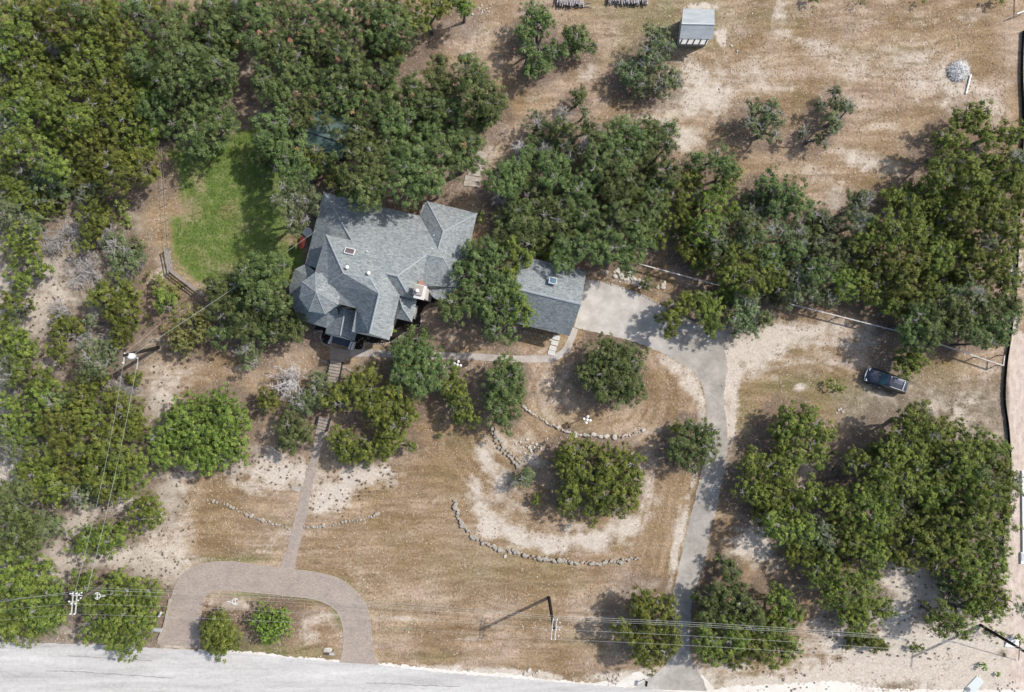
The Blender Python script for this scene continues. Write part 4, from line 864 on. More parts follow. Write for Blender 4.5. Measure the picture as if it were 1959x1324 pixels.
# ---- the small shed in the field
shed = empty('shed', P(1335, 52, 0)); tag(shed, "small shed with pale weathered metal roof alone in the dry field", "shed")
def corr(name, c1, c2):
    m, t, b, o = nt(name); co = N(t, 'ShaderNodeTexCoord').outputs['Object']
    w = N(t, 'ShaderNodeTexWave', wave_type='BANDS', bands_direction='X'); w.inputs['Scale'].default_value = 3.0; w.inputs['Distortion'].default_value = 0.4; t.links.new(co, w.inputs[0])
    f = tex_noise(t, 1.4, 6, 0.7, co, stretch=(0.4, 1.6, 1)); c = mixc(t, 0.3, ramp(t, f, [(0.3, c1), (0.65, c2)]), w.outputs[0], 'OVERLAY')
    t.links.new(c, b.inputs['Base Color']); b.inputs['Roughness'].default_value = 0.6; bump(t, b, w.outputs[0], 0.4, 0.03); return m
M['shedroof'] = corr('shed_metal_roof', (0.30, 0.325, 0.345), (0.46, 0.485, 0.50))
Vs = dict(a=(1307,16,2.5), b=(1367,18,2.5), c=(1304,46,3.3), d=(1367,47,3.3), e=(1300,74,2.5), f=(1364,75,2.5))
facets('roof', Vs, [('a','b','d','c'),('c','d','f','e')], M['shedroof'], shed, 0.06)
mb = MB(); mb.tube([P(*Vs['c']) + Vector((0, 0, .03)), P(*Vs['d']) + Vector((0, 0, .03))], 0.07, 6); mb.build('ridge_cap', M['metal'], shed)
walls('wall', [(1307,16),(1367,18),(1364,75),(1300,74)], 0, 2.5, simple('silver_boards', (0.42, 0.41, 0.39), 0.9, var=0.25, scale=4), shed, 0.25)
mb = MB(); mb.add([P(1300,74.5,2.42), P(1356,75.5,2.42), P(1352,85,2.3), P(1300,84,2.3)], [(3, 2, 1, 0)]); mb.build('lean_to_awning', simple('pale_awning', (0.62, 0.60, 0.56), 0.8, var=0.15), shed)
for i in range(5):
    x = 1303 + i * 12; mb = MB(); a = P(x + 3, 75, 2.5); b = P(x - 2, 85, 2.36); mb.tube([a, b], 0.055, 4); mb.build('rafter_gap', M['dark'], shed)  # dark bars put in for the shaded gaps between rafters

# ---- the green metal roof under the oaks
pav = empty('pavilion', P(620, 260, 0)); tag(pav, "green metal roofed outbuilding half hidden under the oaks above the house", "outbuilding")
Vv = dict(a=(594,205,3.0), b=(674,229,3.0), c=(580,250,3.7), d=(664,276,3.7), e=(568,275,3.0), f=(653,303,3.0))
pr = facets('roof', Vv, [('a','b','d','c'),('c','d','f','e')], M['green_roof'], pav, 0.08)
mb = MB(); mb.tube([P(*Vv['c']), P(*Vv['d'])], 0.08, 6); mb.build('ridge_cap', M['dark'], pr)
walls('wall', [(594,205),(674,229),(653,303),(568,275)], 0, 3.0, M['dark'], pav, 0.4)

# ------------------------------------------------------------------ the parked car
car = empty('parked_car', P(1689.5, 728, 0), math.radians(180 - 19.5)); tag(car, "dark blue-black estate car with silver roof rails parked on dry grass", "car")
carpaint, t_, b_, o_ = nt('dark_car_paint'); b_.inputs['Base Color'].default_value = (0.035, 0.045, 0.075, 1); b_.inputs['Metallic'].default_value = 0.35; b_.inputs['Roughness'].default_value = 0.32; b_.inputs['Coat Weight'].default_value = 0.6
def loc_build(mb, name, mats, parent, smooth=False):
    me = bpy.data.meshes.new(name); mats = mats if isinstance(mats, (list, tuple)) else [mats]
    me.from_pydata([tuple(v) for v in mb.v], [], mb.f)
    for m in mats: me.materials.append(m)
    if len(mats) > 1: me.polygons.foreach_set('material_index', mb.m)
    if smooth: me.polygons.foreach_set('use_smooth', [True] * len(me.polygons))
    me.update(); o = bpy.data.objects.new(name, me); link(o, parent); return o
def loft(secs, mb, mi=0):
    """secs: list of lists of points"""
    n = len(secs[0]); vs = [p for s in secs for p in s]; fs = []
    for i in range(len(secs) - 1):
        for k in range(n - 1): fs.append((i * n + k, (i + 1) * n + k, (i + 1) * n + k + 1, i * n + k + 1))
    fs += [tuple(range(n)), tuple(range((len(secs) - 1) * n, len(secs) * n))[::-1]]
    mb.add(vs, fs, mi)
bs = [(2.42, .52, .62, .50), (2.36, .70, .74, .32), (2.2, .82, .84, .26), (1.8, .90, .93, .24), (1.2, .93, .99, .24), (.8, .94, 1.02, .24), (0, .95, 1.04, .24), (-1.2, .95, 1.05, .24), (-2.0, .92, 1.04, .26), (-2.3, .84, 1.0, .32), (-2.42, .66, .9, .45)]
body = MB(); secs = []
for x, w, zt, zb in bs:
    secs.append([(x, -w * .9, zb), (x, -w, zb + .18), (x, -w, zt - .25), (x, -w * .93, zt - .05), (x, -w * .72, zt), (x, 0, zt + .035), (x, w * .72, zt), (x, w * .93, zt - .05), (x, w, zt - .25), (x, w, zb + .18), (x, w * .9, zb)])
loft(secs, body); bo = loc_build(body, 'body', carpaint, car, True)
cab = MB(); cs = [(.98, .76, .70, 1.02, 1.03), (.32, .80, .62, 1.02, 1.50), (.05, .81, .60, 1.03, 1.57), (-.8, .82, .60, 1.04, 1.60), (-1.7, .80, .58, 1.04, 1.58), (-2.0, .78, .56, 1.04, 1.52), (-2.36, .72, .60, 1.0, 1.04)]
secs = [[(x, -w1, zb), (x, -w2, zt - .03), (x, -w2 * .8, zt), (x, 0, zt + .02), (x, w2 * .8, zt), (x, w2, zt - .03), (x, w1, zb)] for x, w1, w2, zb, zt in cs]
n0 = len(cab.f); loft(secs, cab); 
for i in range(6):
    for k in range(6):
        fi = n0 + i * 6 + k
        glass = (k in (0, 5)) or i in (0, 5)
        cab.m[fi] = 1 if glass else 0
carglass = simple('car_glass', (0.03, 0.085, 0.105), 0.06, var=0.1, spec=0.9)
co_ = loc_build(cab, 'cabin', [carpaint, carglass], car, False)
mb = MB(); mb.add([(.99, -.70, 1.035), (.99, .70, 1.035), (.34, .60, 1.515), (.34, -.60, 1.515), (1.0, 0, 1.06), (.36, 0, 1.545)], [(0, 4, 5, 3), (4, 1, 2, 5)]); loc_build(mb, 'windscreen', carglass, car)
silver = simple('silver_trim', (0.70, 0.71, 0.72), 0.3, metal=0.6, var=0.03)
for s_ in (-1, 1):
    mb = MB(); mb.tube([(-.1, s_ * .60, 1.60), (-.2, s_ * .60, 1.66), (-1.75, s_ * .58, 1.66), (-1.85, s_ * .58, 1.58)], 0.035, 6); loc_build(mb, 'roof_rail', silver, car)
    mb = MB(); mb.box((.75, s_ * 1.02, 1.05), (.16, .2, .14)); loc_build(mb, 'wing_mirror', carpaint, car)
    mb = MB(); mb.box((2.22, s_ * .62, .74), (.2, .3, .14)); loc_build(mb, 'headlight', silver, car)
    mb = MB(); mb.box((-2.36, s_ * .68, .86), (.08, .2, .2)); loc_build(mb, 'tail_light', M['red'], car)
    for x in (1.45, -1.42):
        mb = MB(); mb.tube([(x, s_ * .74, .34), (x, s_ * .955, .34)], .34, 18); w_ = loc_build(mb, 'wheel', M['black'], car)
        mb = MB(); mb.tube([(x, s_ * .945, .34), (x, s_ * .965, .34)], .2, 12); loc_build(mb, 'rim', silver, w_)
mb = MB(); pts = []
for k in range(9):
    a = -1 + 2 * k / 8; pts.append((2.46 - .16 * a * a, a * .80, .60))
mb.tube(pts, .075, 6); loc_build(mb, 'front_bumper', simple('bumper_reflection', (.75, .76, .78), .35, var=.03), car, True)  # pale bumper colour paints in the whitish reflection at the grille
mb = MB(); mb.tube([(-1.55, -.56, 1.66), (-1.55, .56, 1.66)], .03, 6)
for k in range(4): mb.box((-1.55, -.36 + k * .24, 1.69), (.1, .12, .05))  # small silver blocks shaped as the highlights along the bar
loc_build(mb, 'roof_crossbar', silver, car)

# ------------------------------------------------------------------ utility poles and wires
def pole(x, y, tx, ty, tz, label, mat, r=0.17, two=True):
    base = P(x, y, 0); e = empty('utility_pole', base); tag(e, label, 'utility pole', 'wooden utility poles')
    top = P(tx, ty, tz); mb = MB(); mb.tube([base, (base + top) / 2, top], [r * 1.15, r, r * .8], 10); mb.build('pole_shaft', mat, e)
    return e, top
def crossarm(e, c, length, ang, name='crossarm', mat=None):
    d = Vector((math.cos(ang), math.sin(ang), 0)); mb = MB(); mb.box(c, (length, 0.09, 0.1), ang); return mb.build(name, mat or M['arm'], e)
def insulator(parent, p):
    mb = MB(); mb.tube([p, p + Vector((0, 0, .1))], .04, 6); mb.ball(p + Vector((0, 0, .16)), .085, 8, 5, .9); mb.build('insulator', M['porcelain'], parent, smooth=True)
Z1 = 9.0
e1, t1 = pole(1050, 1143, 1059.5, 1203, Z1, "dark leaning-looking utility pole standing in the open dry lawn", M['pole'])
dirY = math.radians(84)
for dx in (-.16, .22):
    a = crossarm(e1, t1 + Vector((dx, 0, -.05)), 2.15, dirY)
    for k in (-1, -.02, 1): insulator(a, t1 + Vector((dx + .11 * k, 1.0 * k, .0)))
for k in (-.75, -.1, .62): insulator(e1, t1 + Vector((.55 + .1 * k, k + .05, -.1)))
a = crossarm(e1, t1 + Vector((.4, .1, -.2)), .9, math.radians(0), 'bracket')
e2, t2 = pole(234, 1097, 146, 1150, 9.0, "brown utility pole rising through the junipers by the horseshoe drive", M['brownpole'], 0.15)
for dx in (-.2, .2):
    a = crossarm(e2, t2 + Vector((dx - .2, -.2, 0)), 2.3, math.radians(85))
    for k in (-1, 0, 1): insulator(a, t2 + Vector((dx - .2 + .1 * k, 1.05 * k - .2, .05)))
crossarm(e2, t2 + Vector((0, .55, -.1)), 1.1, 0); crossarm(e2, t2 + Vector((-.4, -.1, -.1)), .7, .1)
for q in ((-.55, .8), (.35, .75), (.5, .35), (-.7, 0), (.25, .1), (.6, .9)): insulator(e2, t2 + Vector((q[0], q[1], -.05)))
e3, t3 = pole(303, 665, 237, 680, 7.2, "black pole carrying a white transformer above the left scrub", M['pole'], 0.19)
mb = MB(); c = P(252, 681.5, 6.1); mb.tube([c - Vector((0, 0, .55)), c + Vector((0, 0, .35))], .33, 14); mb.ball(c + Vector((0, 0, .35)), .33, 14, 6, .35); mb.build('transformer', M['porcelain'], e3, smooth=True)
mb = MB(); mb.tube([c + Vector((0, 0, .2)), t3 + Vector((.35, -.2, -.3))], .07, 6); mb.build('bracket', M['pvc'], e3)
a = crossarm(e3, P(237, 688, 6.9), 1.0, math.radians(88)); insulator(a, P(236, 694, 6.9)); insulator(a, P(240, 676, 7.1))
mb = MB(); mb.tube([P(264, 685, 5.2), P(262, 706, 5.0)], .04, 5); mb.build('bracket', M['arm'], e3); insulator(e3, P(264, 685, 5.2))
e4, t4 = pole(1876, 1196, 1988, 1263, 9.0, "black utility pole at lower right, its top beyond the photo edge", M['pole'], 0.16)
a = crossarm(e4, t4, 2.2, dirY)
for k in (-1, 0, 1): insulator(a, t4 + Vector((.1 * k, k, 0)))
def wire(name, a, b, sag, label, mat=None, r=0.009, n=22, group='overhead wires along the road'):
    a, b = Vector(a), Vector(b); pts = []
    for i in range(n + 1):
        t = i / n; p = a.lerp(b, t); p.z -= 4 * sag * t * (1 - t); pts.append(p)
    mb = MB(); mb.tube(pts, r, 5); o = mb.build(name, mat or M['wire'], origin=tuple(a)); tag(o, label, 'wire', group); return o
def at(t, dx, dy, dz=0): return (t.x + dx, t.y + dy, t.z + dz)
left = P(-140, 1183, 9.0)
names = ['upper', 'middle', 'lower']
for i, k in enumerate((1.0, 0.0, -1.0)):
    wire('power_line', at(t2, -.2 + .1 * k, 1.05 * k - .2, .2), at(t1, .1 * k, k, .2), .8, "thin %s power line across the horseshoe drive between two poles" % names[i])
    wire('power_line', at(t1, .1 * k, k, .2), at(t4, .1 * k, k, .2), .8, "thin %s power line crossing the driveway mouth to the right pole" % names[i])
    wire('power_line', at(left, 0, k * 1.05, .1), at(t2, -.2 + .1 * k, 1.05 * k - .2, .2), .3, "thin %s power line leaving the photo at the lower left edge" % names[i], n=8)
wire('telephone_cable', at(t2, .2, .7, -1.3), at(t1, .25, .6, -1.3), .9, "thick pale cable over the horseshoe drive below the power lines", M['cable'], .016)
wire('telephone_cable', at(t1, .25, .6, -1.3), at(t4, .1, .5, -1.3), .9, "thick pale cable over the driveway mouth below the power lines", M['cable'], .016)
wire('telephone_cable', at(left, 0, .2, -1.2), at(t2, .2, .7, -1.3), .3, "thick pale cable leaving the photo at the lower left edge", M['cable'], .017, 8)
wire('telephone_cable', at(t2, .2, 1.05, -1.0), at(t1, .3, .9, -1.0), 1.0, "grey second cable over the horseshoe drive beside the thick cable", M['wire'], .011)
wire('telephone_cable', at(t1, .3, .9, -1.0), at(t4, .1, .8, -1.0), 1.0, "grey second cable over the driveway mouth beside the thick cable", M['wire'], .011)
wire('power_line', at(t2, .9, .8, -.3), P(264, 686, 5.3), .5, "bright line climbing from the brown pole to the transformer pole", M['cable'], .018, group='wires up to the transformer pole')
wire('power_line', at(t2, -.1, .9, .1), P(236, 694, 6.9), .7, "faint line climbing from the brown pole to the transformer pole", M['wire'], .014, group='wires up to the transformer pole')
wire('service_cable', P(258, 676, 6.5), P(604, 442, 4.2), .5, "pale service cable from the transformer pole to the house", M['cable'], .02, group='wires up to the transformer pole')
wire('guy_wire', P(239, 676, 7.0), P(318, 610, 0.1), .0, "rusty guy wire slanting down from the transformer pole into scrub", simple('rusty_wire', (.40, .27, .19), .8), .022, 6, group='guy wires')
wire('guy_wire', P(1951, 1228, 5.0), P(1949, 1263, 0.2), .0, "dark guy wire on the white ground at the right edge", M['black'], .04, 4, group='guy wires')
def snowshoe(p, flip, label):
    mb = MB(); pts = []
    for k in range(17):
        a = math.radians(40 + 280 * k / 16); pts.append(p + Vector((flip * -.32 * math.cos(a) * -1 * -1, .36 * math.sin(a), 0)))
    tip = p + Vector((flip * .85, 0, 0)); pts = [tip] + pts + [tip]
    e = empty('cable_storage_loop', p); mb.tube(pts, .03, 5); tag(e, label, 'cable loop', 'cable loops hung on the wires'); mb.build('loop', M['porcelain'], e)
    mb = MB(); mb.tube([p + Vector((0, .36, 0)), p + Vector((0, -.36, 0))], .035, 5); mb.build('crossbar', M['porcelain'], e)
pm = lambda f, dz: Vector(at(t2, .2, 1.05, -1.0)).lerp(Vector(at(t1, .3, .9, -1.0)), f) + Vector((0, 0, dz))
snowshoe(P(186, 1140, 7.6), 1, "white teardrop cable loop hung on the wire beside the brown pole")
snowshoe(P(450, 1151, 6.9), -1, "white triangular cable loop above the island of the horseshoe drive")
# the big concrete pad round the right pole view and utility cover
def slab_thing(name, pts, h, mat, label, cat, extra=None):
    e = empty(name, P(*pts[0], 0)); w = [P(x, y, 0) for x, y in pts]; mb = MB(); n = len(w)
    mb.add([Vector((p.x, p.y, h)) for p in w] + [Vector((p.x, p.y, 0)) for p in w], [tuple(range(n))[::-1]] + [(i, (i + 1) % n, n + (i + 1) % n, n + i) for i in range(n)])
    mb.build('slab', mat, e); tag(e, label, cat)
    return e
s1 = slab_thing('concrete_pad', [(1925,1224),(1938,1217),(1950,1226),(1945,1238),(1921,1236)], .14, M['white'], "small white pad under the view of the right pole", "pad")
s2 = slab_thing('utility_cover', [(1846,1316),(1868,1293),(1882,1303),(1858,1332),(1840,1334)], .10, simple('grey_green_cover', (.60, .65, .64), .6, var=.06), "pale grey-green slab with dark hole at the bottom right", "slab")
mb = MB(); c = P(1852, 1319, 0.12); mb.tube([c, c + Vector((0, 0, .05))], .26, 14); mb.build('hatch', simple('hatch_grey', (.22, .22, .25), .7), s2)
s3 = slab_thing('lot_kerb', [(1953,900),(1975,900),(1975,1078),(1951,1078),(1951,1056),(1954.5,1056)], .2, M['white'], "long white concrete edge at the far right of the dirt lot", "kerb")
mb = MB(); c = P(1958, 1066, .22); mb.box(c, (.5, .9, .06)); mb.build('hatch', M['metal'], s3)

# ------------------------------------------------------------------ fences
def post_fence(name, pts, h, spacing, rails, postmat, railmat, label, cat='fence', pr=.05, rr=.03, postgroup=None, gapfn=None):
    e = empty(name, P(*pts[0], 0)); tag(e, label, cat)
    W = [P(x, y, 0) for x, y in pts]
    for i in range(len(W) - 1):
        a, b = W[i], W[i + 1]; L = (b - a).length; n = max(1, round(L / spacing))
        for k in range(n + (1 if i == len(W) - 2 else 0)):
            p = a.lerp(b, k / n); mb = MB(); mb.tube([p, p + Vector((0, 0, h + .05))], pr, 6); mb.build('post', postmat, e)
        for z in rails:
            mb = MB(); d = b - a; c = (a + b) / 2; mb.box((c.x, c.y, z), (L, rr * 2, rr * 2.6), math.atan2(d.y, d.x)); mb.build('rail', railmat, e)
    return e
post_fence('rail_fence', [(1218,507),(1393,554)], 1.25, 2.6, [1.22], M['wood'], M['palerail'], "pale rail fence running over the rocks above the driveway", pr=.06, rr=.055)
post_fence('rail_fence', [(1484,578),(1600,607),(1730,640),(1905,699),(1907,680)], 1.25, 2.6, [1.22], M['wood'], M['palerail'], "long pale rail fence below the right woods ending in a corner", pr=.06, rr=.055)
post_fence('wood_fence', [(325,478),(333,519),(395,566)], 1.35, 1.9, [1.3, .95, .6, .25], M['wood'], M['wood'], "weathered three-rail wooden fence at the lower left of the lawn", pr=.08, rr=.045)
post_fence('wire_fence', [(312,278),(319,360),(323,420),(327,476)], 1.1, 2.2, [1.05, .5], M['wood'], M['wire'], "thin wire fence between the dirt strip and the green lawn", pr=.04, rr=.008)
post_fence('white_pipe_rail', [(1955,-20),(1954,27),(1934,34)], 1.0, 3, [1.0], M['pvc'], M['pvc'], "white pipe rail in the top right corner", pr=.05, rr=.045)
e = empty('silt_fence', P(1950, 600, 0)); tag(e, "black silt fence winding down the right edge beside the dirt lot", "silt fence")
sf = smooth_line([(1956,60),(1953,140),(1956,230),(1951,330),(1946,450),(1941,560),(1930,650),(1923,700),(1920,763),(1927,820),(1931,892),(1927,960),(1916,1027),(1919,1066),(1924,1082),(1916,1096)], 5)
mb = MB(); W = [P(x, y, 0) for x, y in sf]
for i in range(len(W) - 1):
    a, b = W[i], W[i + 1]; d = (b - a); n_ = Vector((-d.y, d.x, 0)).normalized() * .015; lean = Vector((-.04, .0, 0)); z = Vector((0, 0, .42))
    mb.add([a - n_, b - n_, b - n_ + z + lean, a - n_ + z + lean, a + n_, b + n_, b + n_ + z + lean, a + n_ + z + lean], [(0, 1, 2, 3), (5, 4, 7, 6), (3, 2, 6, 7)])
mb.build('fabric', M['black'], e)
for i in range(0, len(W), 5):
    mb = MB(); mb.tube([W[i], W[i] + Vector((-.04, 0, .55))], .03, 5); mb.build('stake', M['wood'], e)

# ------------------------------------------------------------------ stones, walls, rocks
stone_meshes = []
for k in range(8):
    r = random.Random(100 + k); bm = bmesh.new(); bmesh.ops.create_icosphere(bm, subdivisions=2, radius=0.5)
    for v in bm.verts:
        f = 1 + r.uniform(-.12, .12); v.co = Vector((v.co.x * f * 1.15, v.co.y * f * .85, v.co.z * f * .7))
        for ax in range(3):
            lim = (.46, .34, .24)[ax]; v.co[ax] = max(-lim, min(lim, v.co[ax]))
    me = bpy.data.meshes.new('stone'); bm.to_mesh(me); bm.free(); me.materials.append(M['stone']); stone_meshes.append(me)
pale_meshes = []
for m_ in stone_meshes:
    q = m_.copy(); q.materials.clear(); q.materials.append(M['palestone']); pale_meshes.append(q)
def stone(parent, p, size, r, meshes, name='stone', flat=.8):
    o = bpy.data.objects.new(name, r.choice(meshes)); COL.objects.link(o)
    if parent is not None:
        o.parent = parent; p = p - Vector(parent.location)
    o.location = p; o.rotation_euler = (r.uniform(-.15, .15), r.uniform(-.15, .15), r.uniform(0, 6.28)); s = size * r.uniform(.8, 1.2)
    o.scale = (s * r.uniform(.9, 1.2), s * r.uniform(.8, 1.1), s * flat); return o
def stone_wall(pts, size, label, meshes, seed, rows=1, spread=.1, name='stone_wall', h=.12, spacing=.85, cat='stone wall'):
    r = random.Random(seed); ln = [P(x, y, 0) for x, y in smooth_line(pts, 8)]; e = empty(name, ln[0]); tag(e, label, cat)
    acc = 0; cnt = 0
    for i in range(len(ln) - 1):
        d = ln[i + 1] - ln[i]; L = d.length
        while acc < L:
            p = ln[i] + d * (acc / max(L, 1e-6)); n_ = Vector((-d.y, d.x, 0)).normalized()
            for q in range(rows):
                if cnt < 98: stone(e, p + n_ * (r.uniform(-spread, spread) + (q - (rows - 1) / 2) * size * .7) + Vector((0, 0, h * r.uniform(.5, 1))), size * r.choice((.45, .6, .75, .9, 1.15)), r, meshes); cnt += 1
            acc += size * spacing * r.uniform(.75, 1.25)
        acc -= L
    return e
stone_wall([(386,950),(410,958),(440,968),(470,982),(500,993),(525,1002),(556,1011)], .42, "low grey stone wall on the lawn left of the brick walk", stone_meshes, 1, 1, .12, h=.15)
stone_wall([(583,1009),(620,1006),(660,999),(690,993),(727,983)], .42, "low grey stone wall on the lawn right of the brick walk", stone_meshes, 2, 1, .12, h=.15)
stone_wall([(872,957),(876,985),(890,1010),(912,1030),(940,1045),(965,1052),(985,1055),(1020,1065),(1060,1072),(1100,1076),(1150,1076),(1190,1073),(1223,1065)], .56, "long curved dry stone wall below the bare arc of soil", stone_meshes, 3, 1, .18, h=.22, spacing=.6)
stone_wall([(1003,777),(1012,787),(1030,797),(1050,810),(1075,820),(1105,832),(1135,832),(1170,835),(1200,833),(1232,823)], .46, "curved pale retaining wall above the broad juniper clump", pale_meshes[:4] + stone_meshes[4:], 4, 1, .12, h=.2, spacing=.62)
stone_wall([(944,820),(950,838),(960,855),(975,870),(992,886),(1000,893)], .5, "short dark-edged stone wall below the lamp-side oak", stone_meshes, 5, 2, .12, h=.25)
stone_wall([(602,636),(616,633),(613,645),(617,655),(629,662),(634,664)], .17, "tiny white stone edging left of the entry steps", pale_meshes, 6, 1, .03, h=.06, cat='stone edging')
stone_wall([(676,668),(694,669),(698,655),(715,658),(742,656),(765,643),(785,631),(803,626),(806,612),(806,598),(812,588),(826,579),(845,582)], .16, "wavy white stone edging round the dark bed below the house", pale_meshes, 7, 1, .03, h=.06, spacing=.7, cat='stone edging')
stone_wall([(982,625),(985,632),(1000,634),(1020,638),(1040,644),(1054,650)], .26, "white stone edging of the bed in front of the garage", pale_meshes, 8, 1, .05, h=.06, spacing=1.5, cat='stone edging')
stone_wall([(1122,533),(1160,541),(1200,553),(1235,568),(1265,584)], .26, "rusty brown kerb stones along the top edge of the parking pad", [x for x in stone_meshes], 9, 1, .03, h=.05, spacing=1.1, cat='stone edging')
stone_wall([(905,393),(920,402),(932,415),(935,440),(930,470)], .28, "stone edging curving past the right corner of the house roof", pale_meshes, 10, 1, .12, h=.06, spacing=1.6, cat='stone edging')
stone_wall([(600,683),(618,690),(630,697)], .3, "short row of stones left of the upper brick steps", stone_meshes, 11, 1, .05, h=.08, cat='stone edging')
stone_wall([(655,700),(668,708),(680,712)], .3, "short row of stones right of the upper brick steps", stone_meshes, 12, 1, .08, h=.08, cat='stone edging')
def rocks(spots, label, group, cat='rock', meshes=None, seed=0, size=.35):
    r = random.Random(seed)
    for x, y in spots:
        o = stone(None, P(x, y, 0) + Vector((0, 0, .06)), size * r.uniform(.6, 1.3), r, meshes or pale_meshes, 'rock'); tag(o, label, cat, group)
r_ = random.Random(3)
rocks([(1005 + r_.gauss(0, 16) + 12, 858 + r_.gauss(0, 8)) for _ in range(34)], "white limestone rock in the heap at the end of the short wall", "white rocks heaped by the short wall", seed=1, size=.28)
rocks([(1178 + 52 * (k / 46) + r_.gauss(0, 7), 518 + 26 * (k / 46) + r_.gauss(0, 6)) for k in range(46)], "pale rock in the rubble band between the oaks and the parking pad", "rubble rocks above the parking pad", seed=2, size=.42)
rocks([(1265 + r_.gauss(0, 10), 548 + r_.gauss(0, 4)) for _ in range(12)], "white rock under the rail fence right of the rubble band", "white rocks below the rail fence", seed=3, size=.36)
rocks([(922 + r_.gauss(0, 8), 22 + r_.gauss(0, 6)) for _ in range(14)], "small white rock at the top edge beside the upper woods", "small white rocks near the top edge", seed=4, size=.2)
rocks([(958 + r_.gauss(0, 8), 382 + r_.gauss(0, 8)) for _ in range(12)], "grey rock in the pile under the bare bush right of the house", "grey rocks right of the house", meshes=stone_meshes, seed=5, size=.45)
rocks([(932 + r_.gauss(0, 10), 455 + r_.gauss(0, 10)) for _ in range(9)], "flat pale rock on the litter at the right side of the house", "flat rocks beside the house", seed=6, size=.35)
rocks([(1018 + r_.uniform(-22, 22), 1288 + r_.gauss(0, 5)) for _ in range(10)], "white rock on the verge beside the road", "white rocks on the road verge", seed=7, size=.4)
rocks([(1165 + r_.uniform(-20, 24), 1298 + r_.gauss(0, 5)) for _ in range(12)], "white rock in the scatter left of the driveway mouth", "white rocks left of the driveway mouth", seed=8, size=.35)
rocks([(1604,784),(1612,788),(1600,790),(1608,782)], "white rock on dry grass above the spreading juniper", "white rocks above the spreading juniper", seed=9, size=.35)
rocks([(1920 + r_.uniform(-10, 30), 1308 + r_.gauss(0, 8)) for _ in range(14)], "cream rock in the rubble at the bottom right corner", "cream rocks in the bottom right corner", seed=10, size=.32)
rocks([(966.5,1064)], "single yellowish rock just below the long curved wall", None, seed=11, size=.4)
rocks([(1000,1198)], "single white stone on the lawn left of the central pole", None, seed=12, size=.26)
rocks([(652,1217)], "single white stone inside the right edge of the island", None, seed=13, size=.32)
rocks([(1410,98),(1399,88)], "small white rock beside the pale slab near the shed", "small rocks near the shed", seed=14, size=.32)
rocks([(1352 + 30, 738)], "dark rock on the white gravel right of the drive bend", None, meshes=stone_meshes, seed=15, size=.2)
# flagstones and steps
def flag(x, y, sx, sy, rz, label, group, name='flagstone', h=.1, mat=None):
    mb = MB(); p = P(x, y, 0); mb.box((0, 0, h / 2), (sx, sy, h)); me_o = mb.build(name, mat or M['slab'], origin=None)
    me_o.location = (p.x, p.y, 0); me_o.rotation_euler = (0, 0, rz); tag(me_o, label, 'stone slab', group); return me_o
for k, (x, y) in enumerate(((1064,646),(1061,656),(1057.5,666),(1055,675))):
    flag(x, y, .82, .52, math.radians(-14), "%s stepping slab in the short flight below the garage" % ('topmost', 'second', 'third', 'lowest')[k], "stepping slabs below the garage", mat=M['conc'])
for k, (x, y, a, b) in enumerate(((921,296,1.2,.7),(919,308,1.3,.7),(915,320,1.3,.7),(908,331,1.4,.7),(905,343,1.9,.6),(902,352,1.8,.6))):
    flag(x, y, a, b, math.radians(-12 + 6 * (k % 2)), "rough stone slab step %s of the flight above the house" % ('one from the top', 'two from the top', 'three from the top', 'four from the top', 'two from the bottom', 'at the bottom')[k], "stone slab steps above the house", 'stone_step')
flag(945, 455, .5, .4, .5, "triangular pale slab right of the house roof", None)
#flag(1380, 75, 1.15, 1.6, .1, "cream rectangular slab beside the field shed", None, mat=simple('cream_slab', (.52, .45, .39), .9, var=.08))
flag(566, 935, 1.0, .5, math.radians(-18), "square landing slab jutting left from the brick walk", None)
def stairs(x0, y0, x1, y1, wpx, n, label):
    a, b = P(x0, y0, 0), P(x1, y1, 0); d = b - a; e = empty('brick_steps', a); tag(e, label, 'steps')
    ang_ = math.atan2(d.y, d.x); L = d.length / n
    for k in range(n):
        c = a + d * ((k + .5) / n); z = .12 * (n - k) * .55 + .05; mb = MB(); mb.box((c.x, c.y, z / 2), (L * .97, wpx / S, z), ang_); mb.build('tread', M['paver'], e)
        c2 = a + d * ((k + .97) / n); mb = MB(); mb.box((c2.x, c2.y, z / 2 + .006), (.07, wpx / S * .98, z), ang_); mb.build('riser', M['bark'], e)
    n_ = Vector((-d.y, d.x, 0)).normalized()
    for s_ in (-1, 1):
        c = (a + b) / 2 + n_ * s_ * (wpx / S / 2 + .07); mb = MB(); mb.box((c.x, c.y, .22), (d.length, .1, .44), ang_); mb.build('side_board', M['dark'], e)
stairs(645, 690, 635, 744, 21, 9, "upper flight of brick steps descending from the porch landing")
stairs(622, 798, 616, 822, 20, 4, "lower flight of brick steps halfway down the walk")

# ------------------------------------------------------------------ small things
def lamp(x, y, zt, label, n=5):
    b = P(x, y, 0); e = empty('lamp_post', b); tag(e, label, 'lamp post', 'white globe lamp posts'); mb = MB()
    mb.tube([b, b + Vector((0, 0, .3)), b + Vector((0, 0, zt - .3))], [.12, .06, .05], 8); mb.build('post', M['black'], e)
    offs = [(.0, 0)] + [(.36 * math.cos(a), .36 * math.sin(a)) for a in [math.radians(75 + 90 * k) for k in range(4)]]
    mb = MB()
    for ox, oy in offs[1:]: mb.tube([b + Vector((0, 0, zt - .35)), b + Vector((ox, oy, zt - .12))], .03, 5)
    mb.build('arms', M['black'], e)
    for i, (ox, oy) in enumerate(offs[:n]):
        mb = MB(); mb.ball(b + Vector((ox, oy, zt + (.18 if i == 0 else 0))), .165, 14, 9); mb.build('globe', M['globe'], e, smooth=True)
lamp(1118.5, 798.5, 2.5, "black lamp post with five white globes above the curved retaining wall")
lamp(878.5, 696.5, 2.5, "black lamp post with white globes beside the garden path")
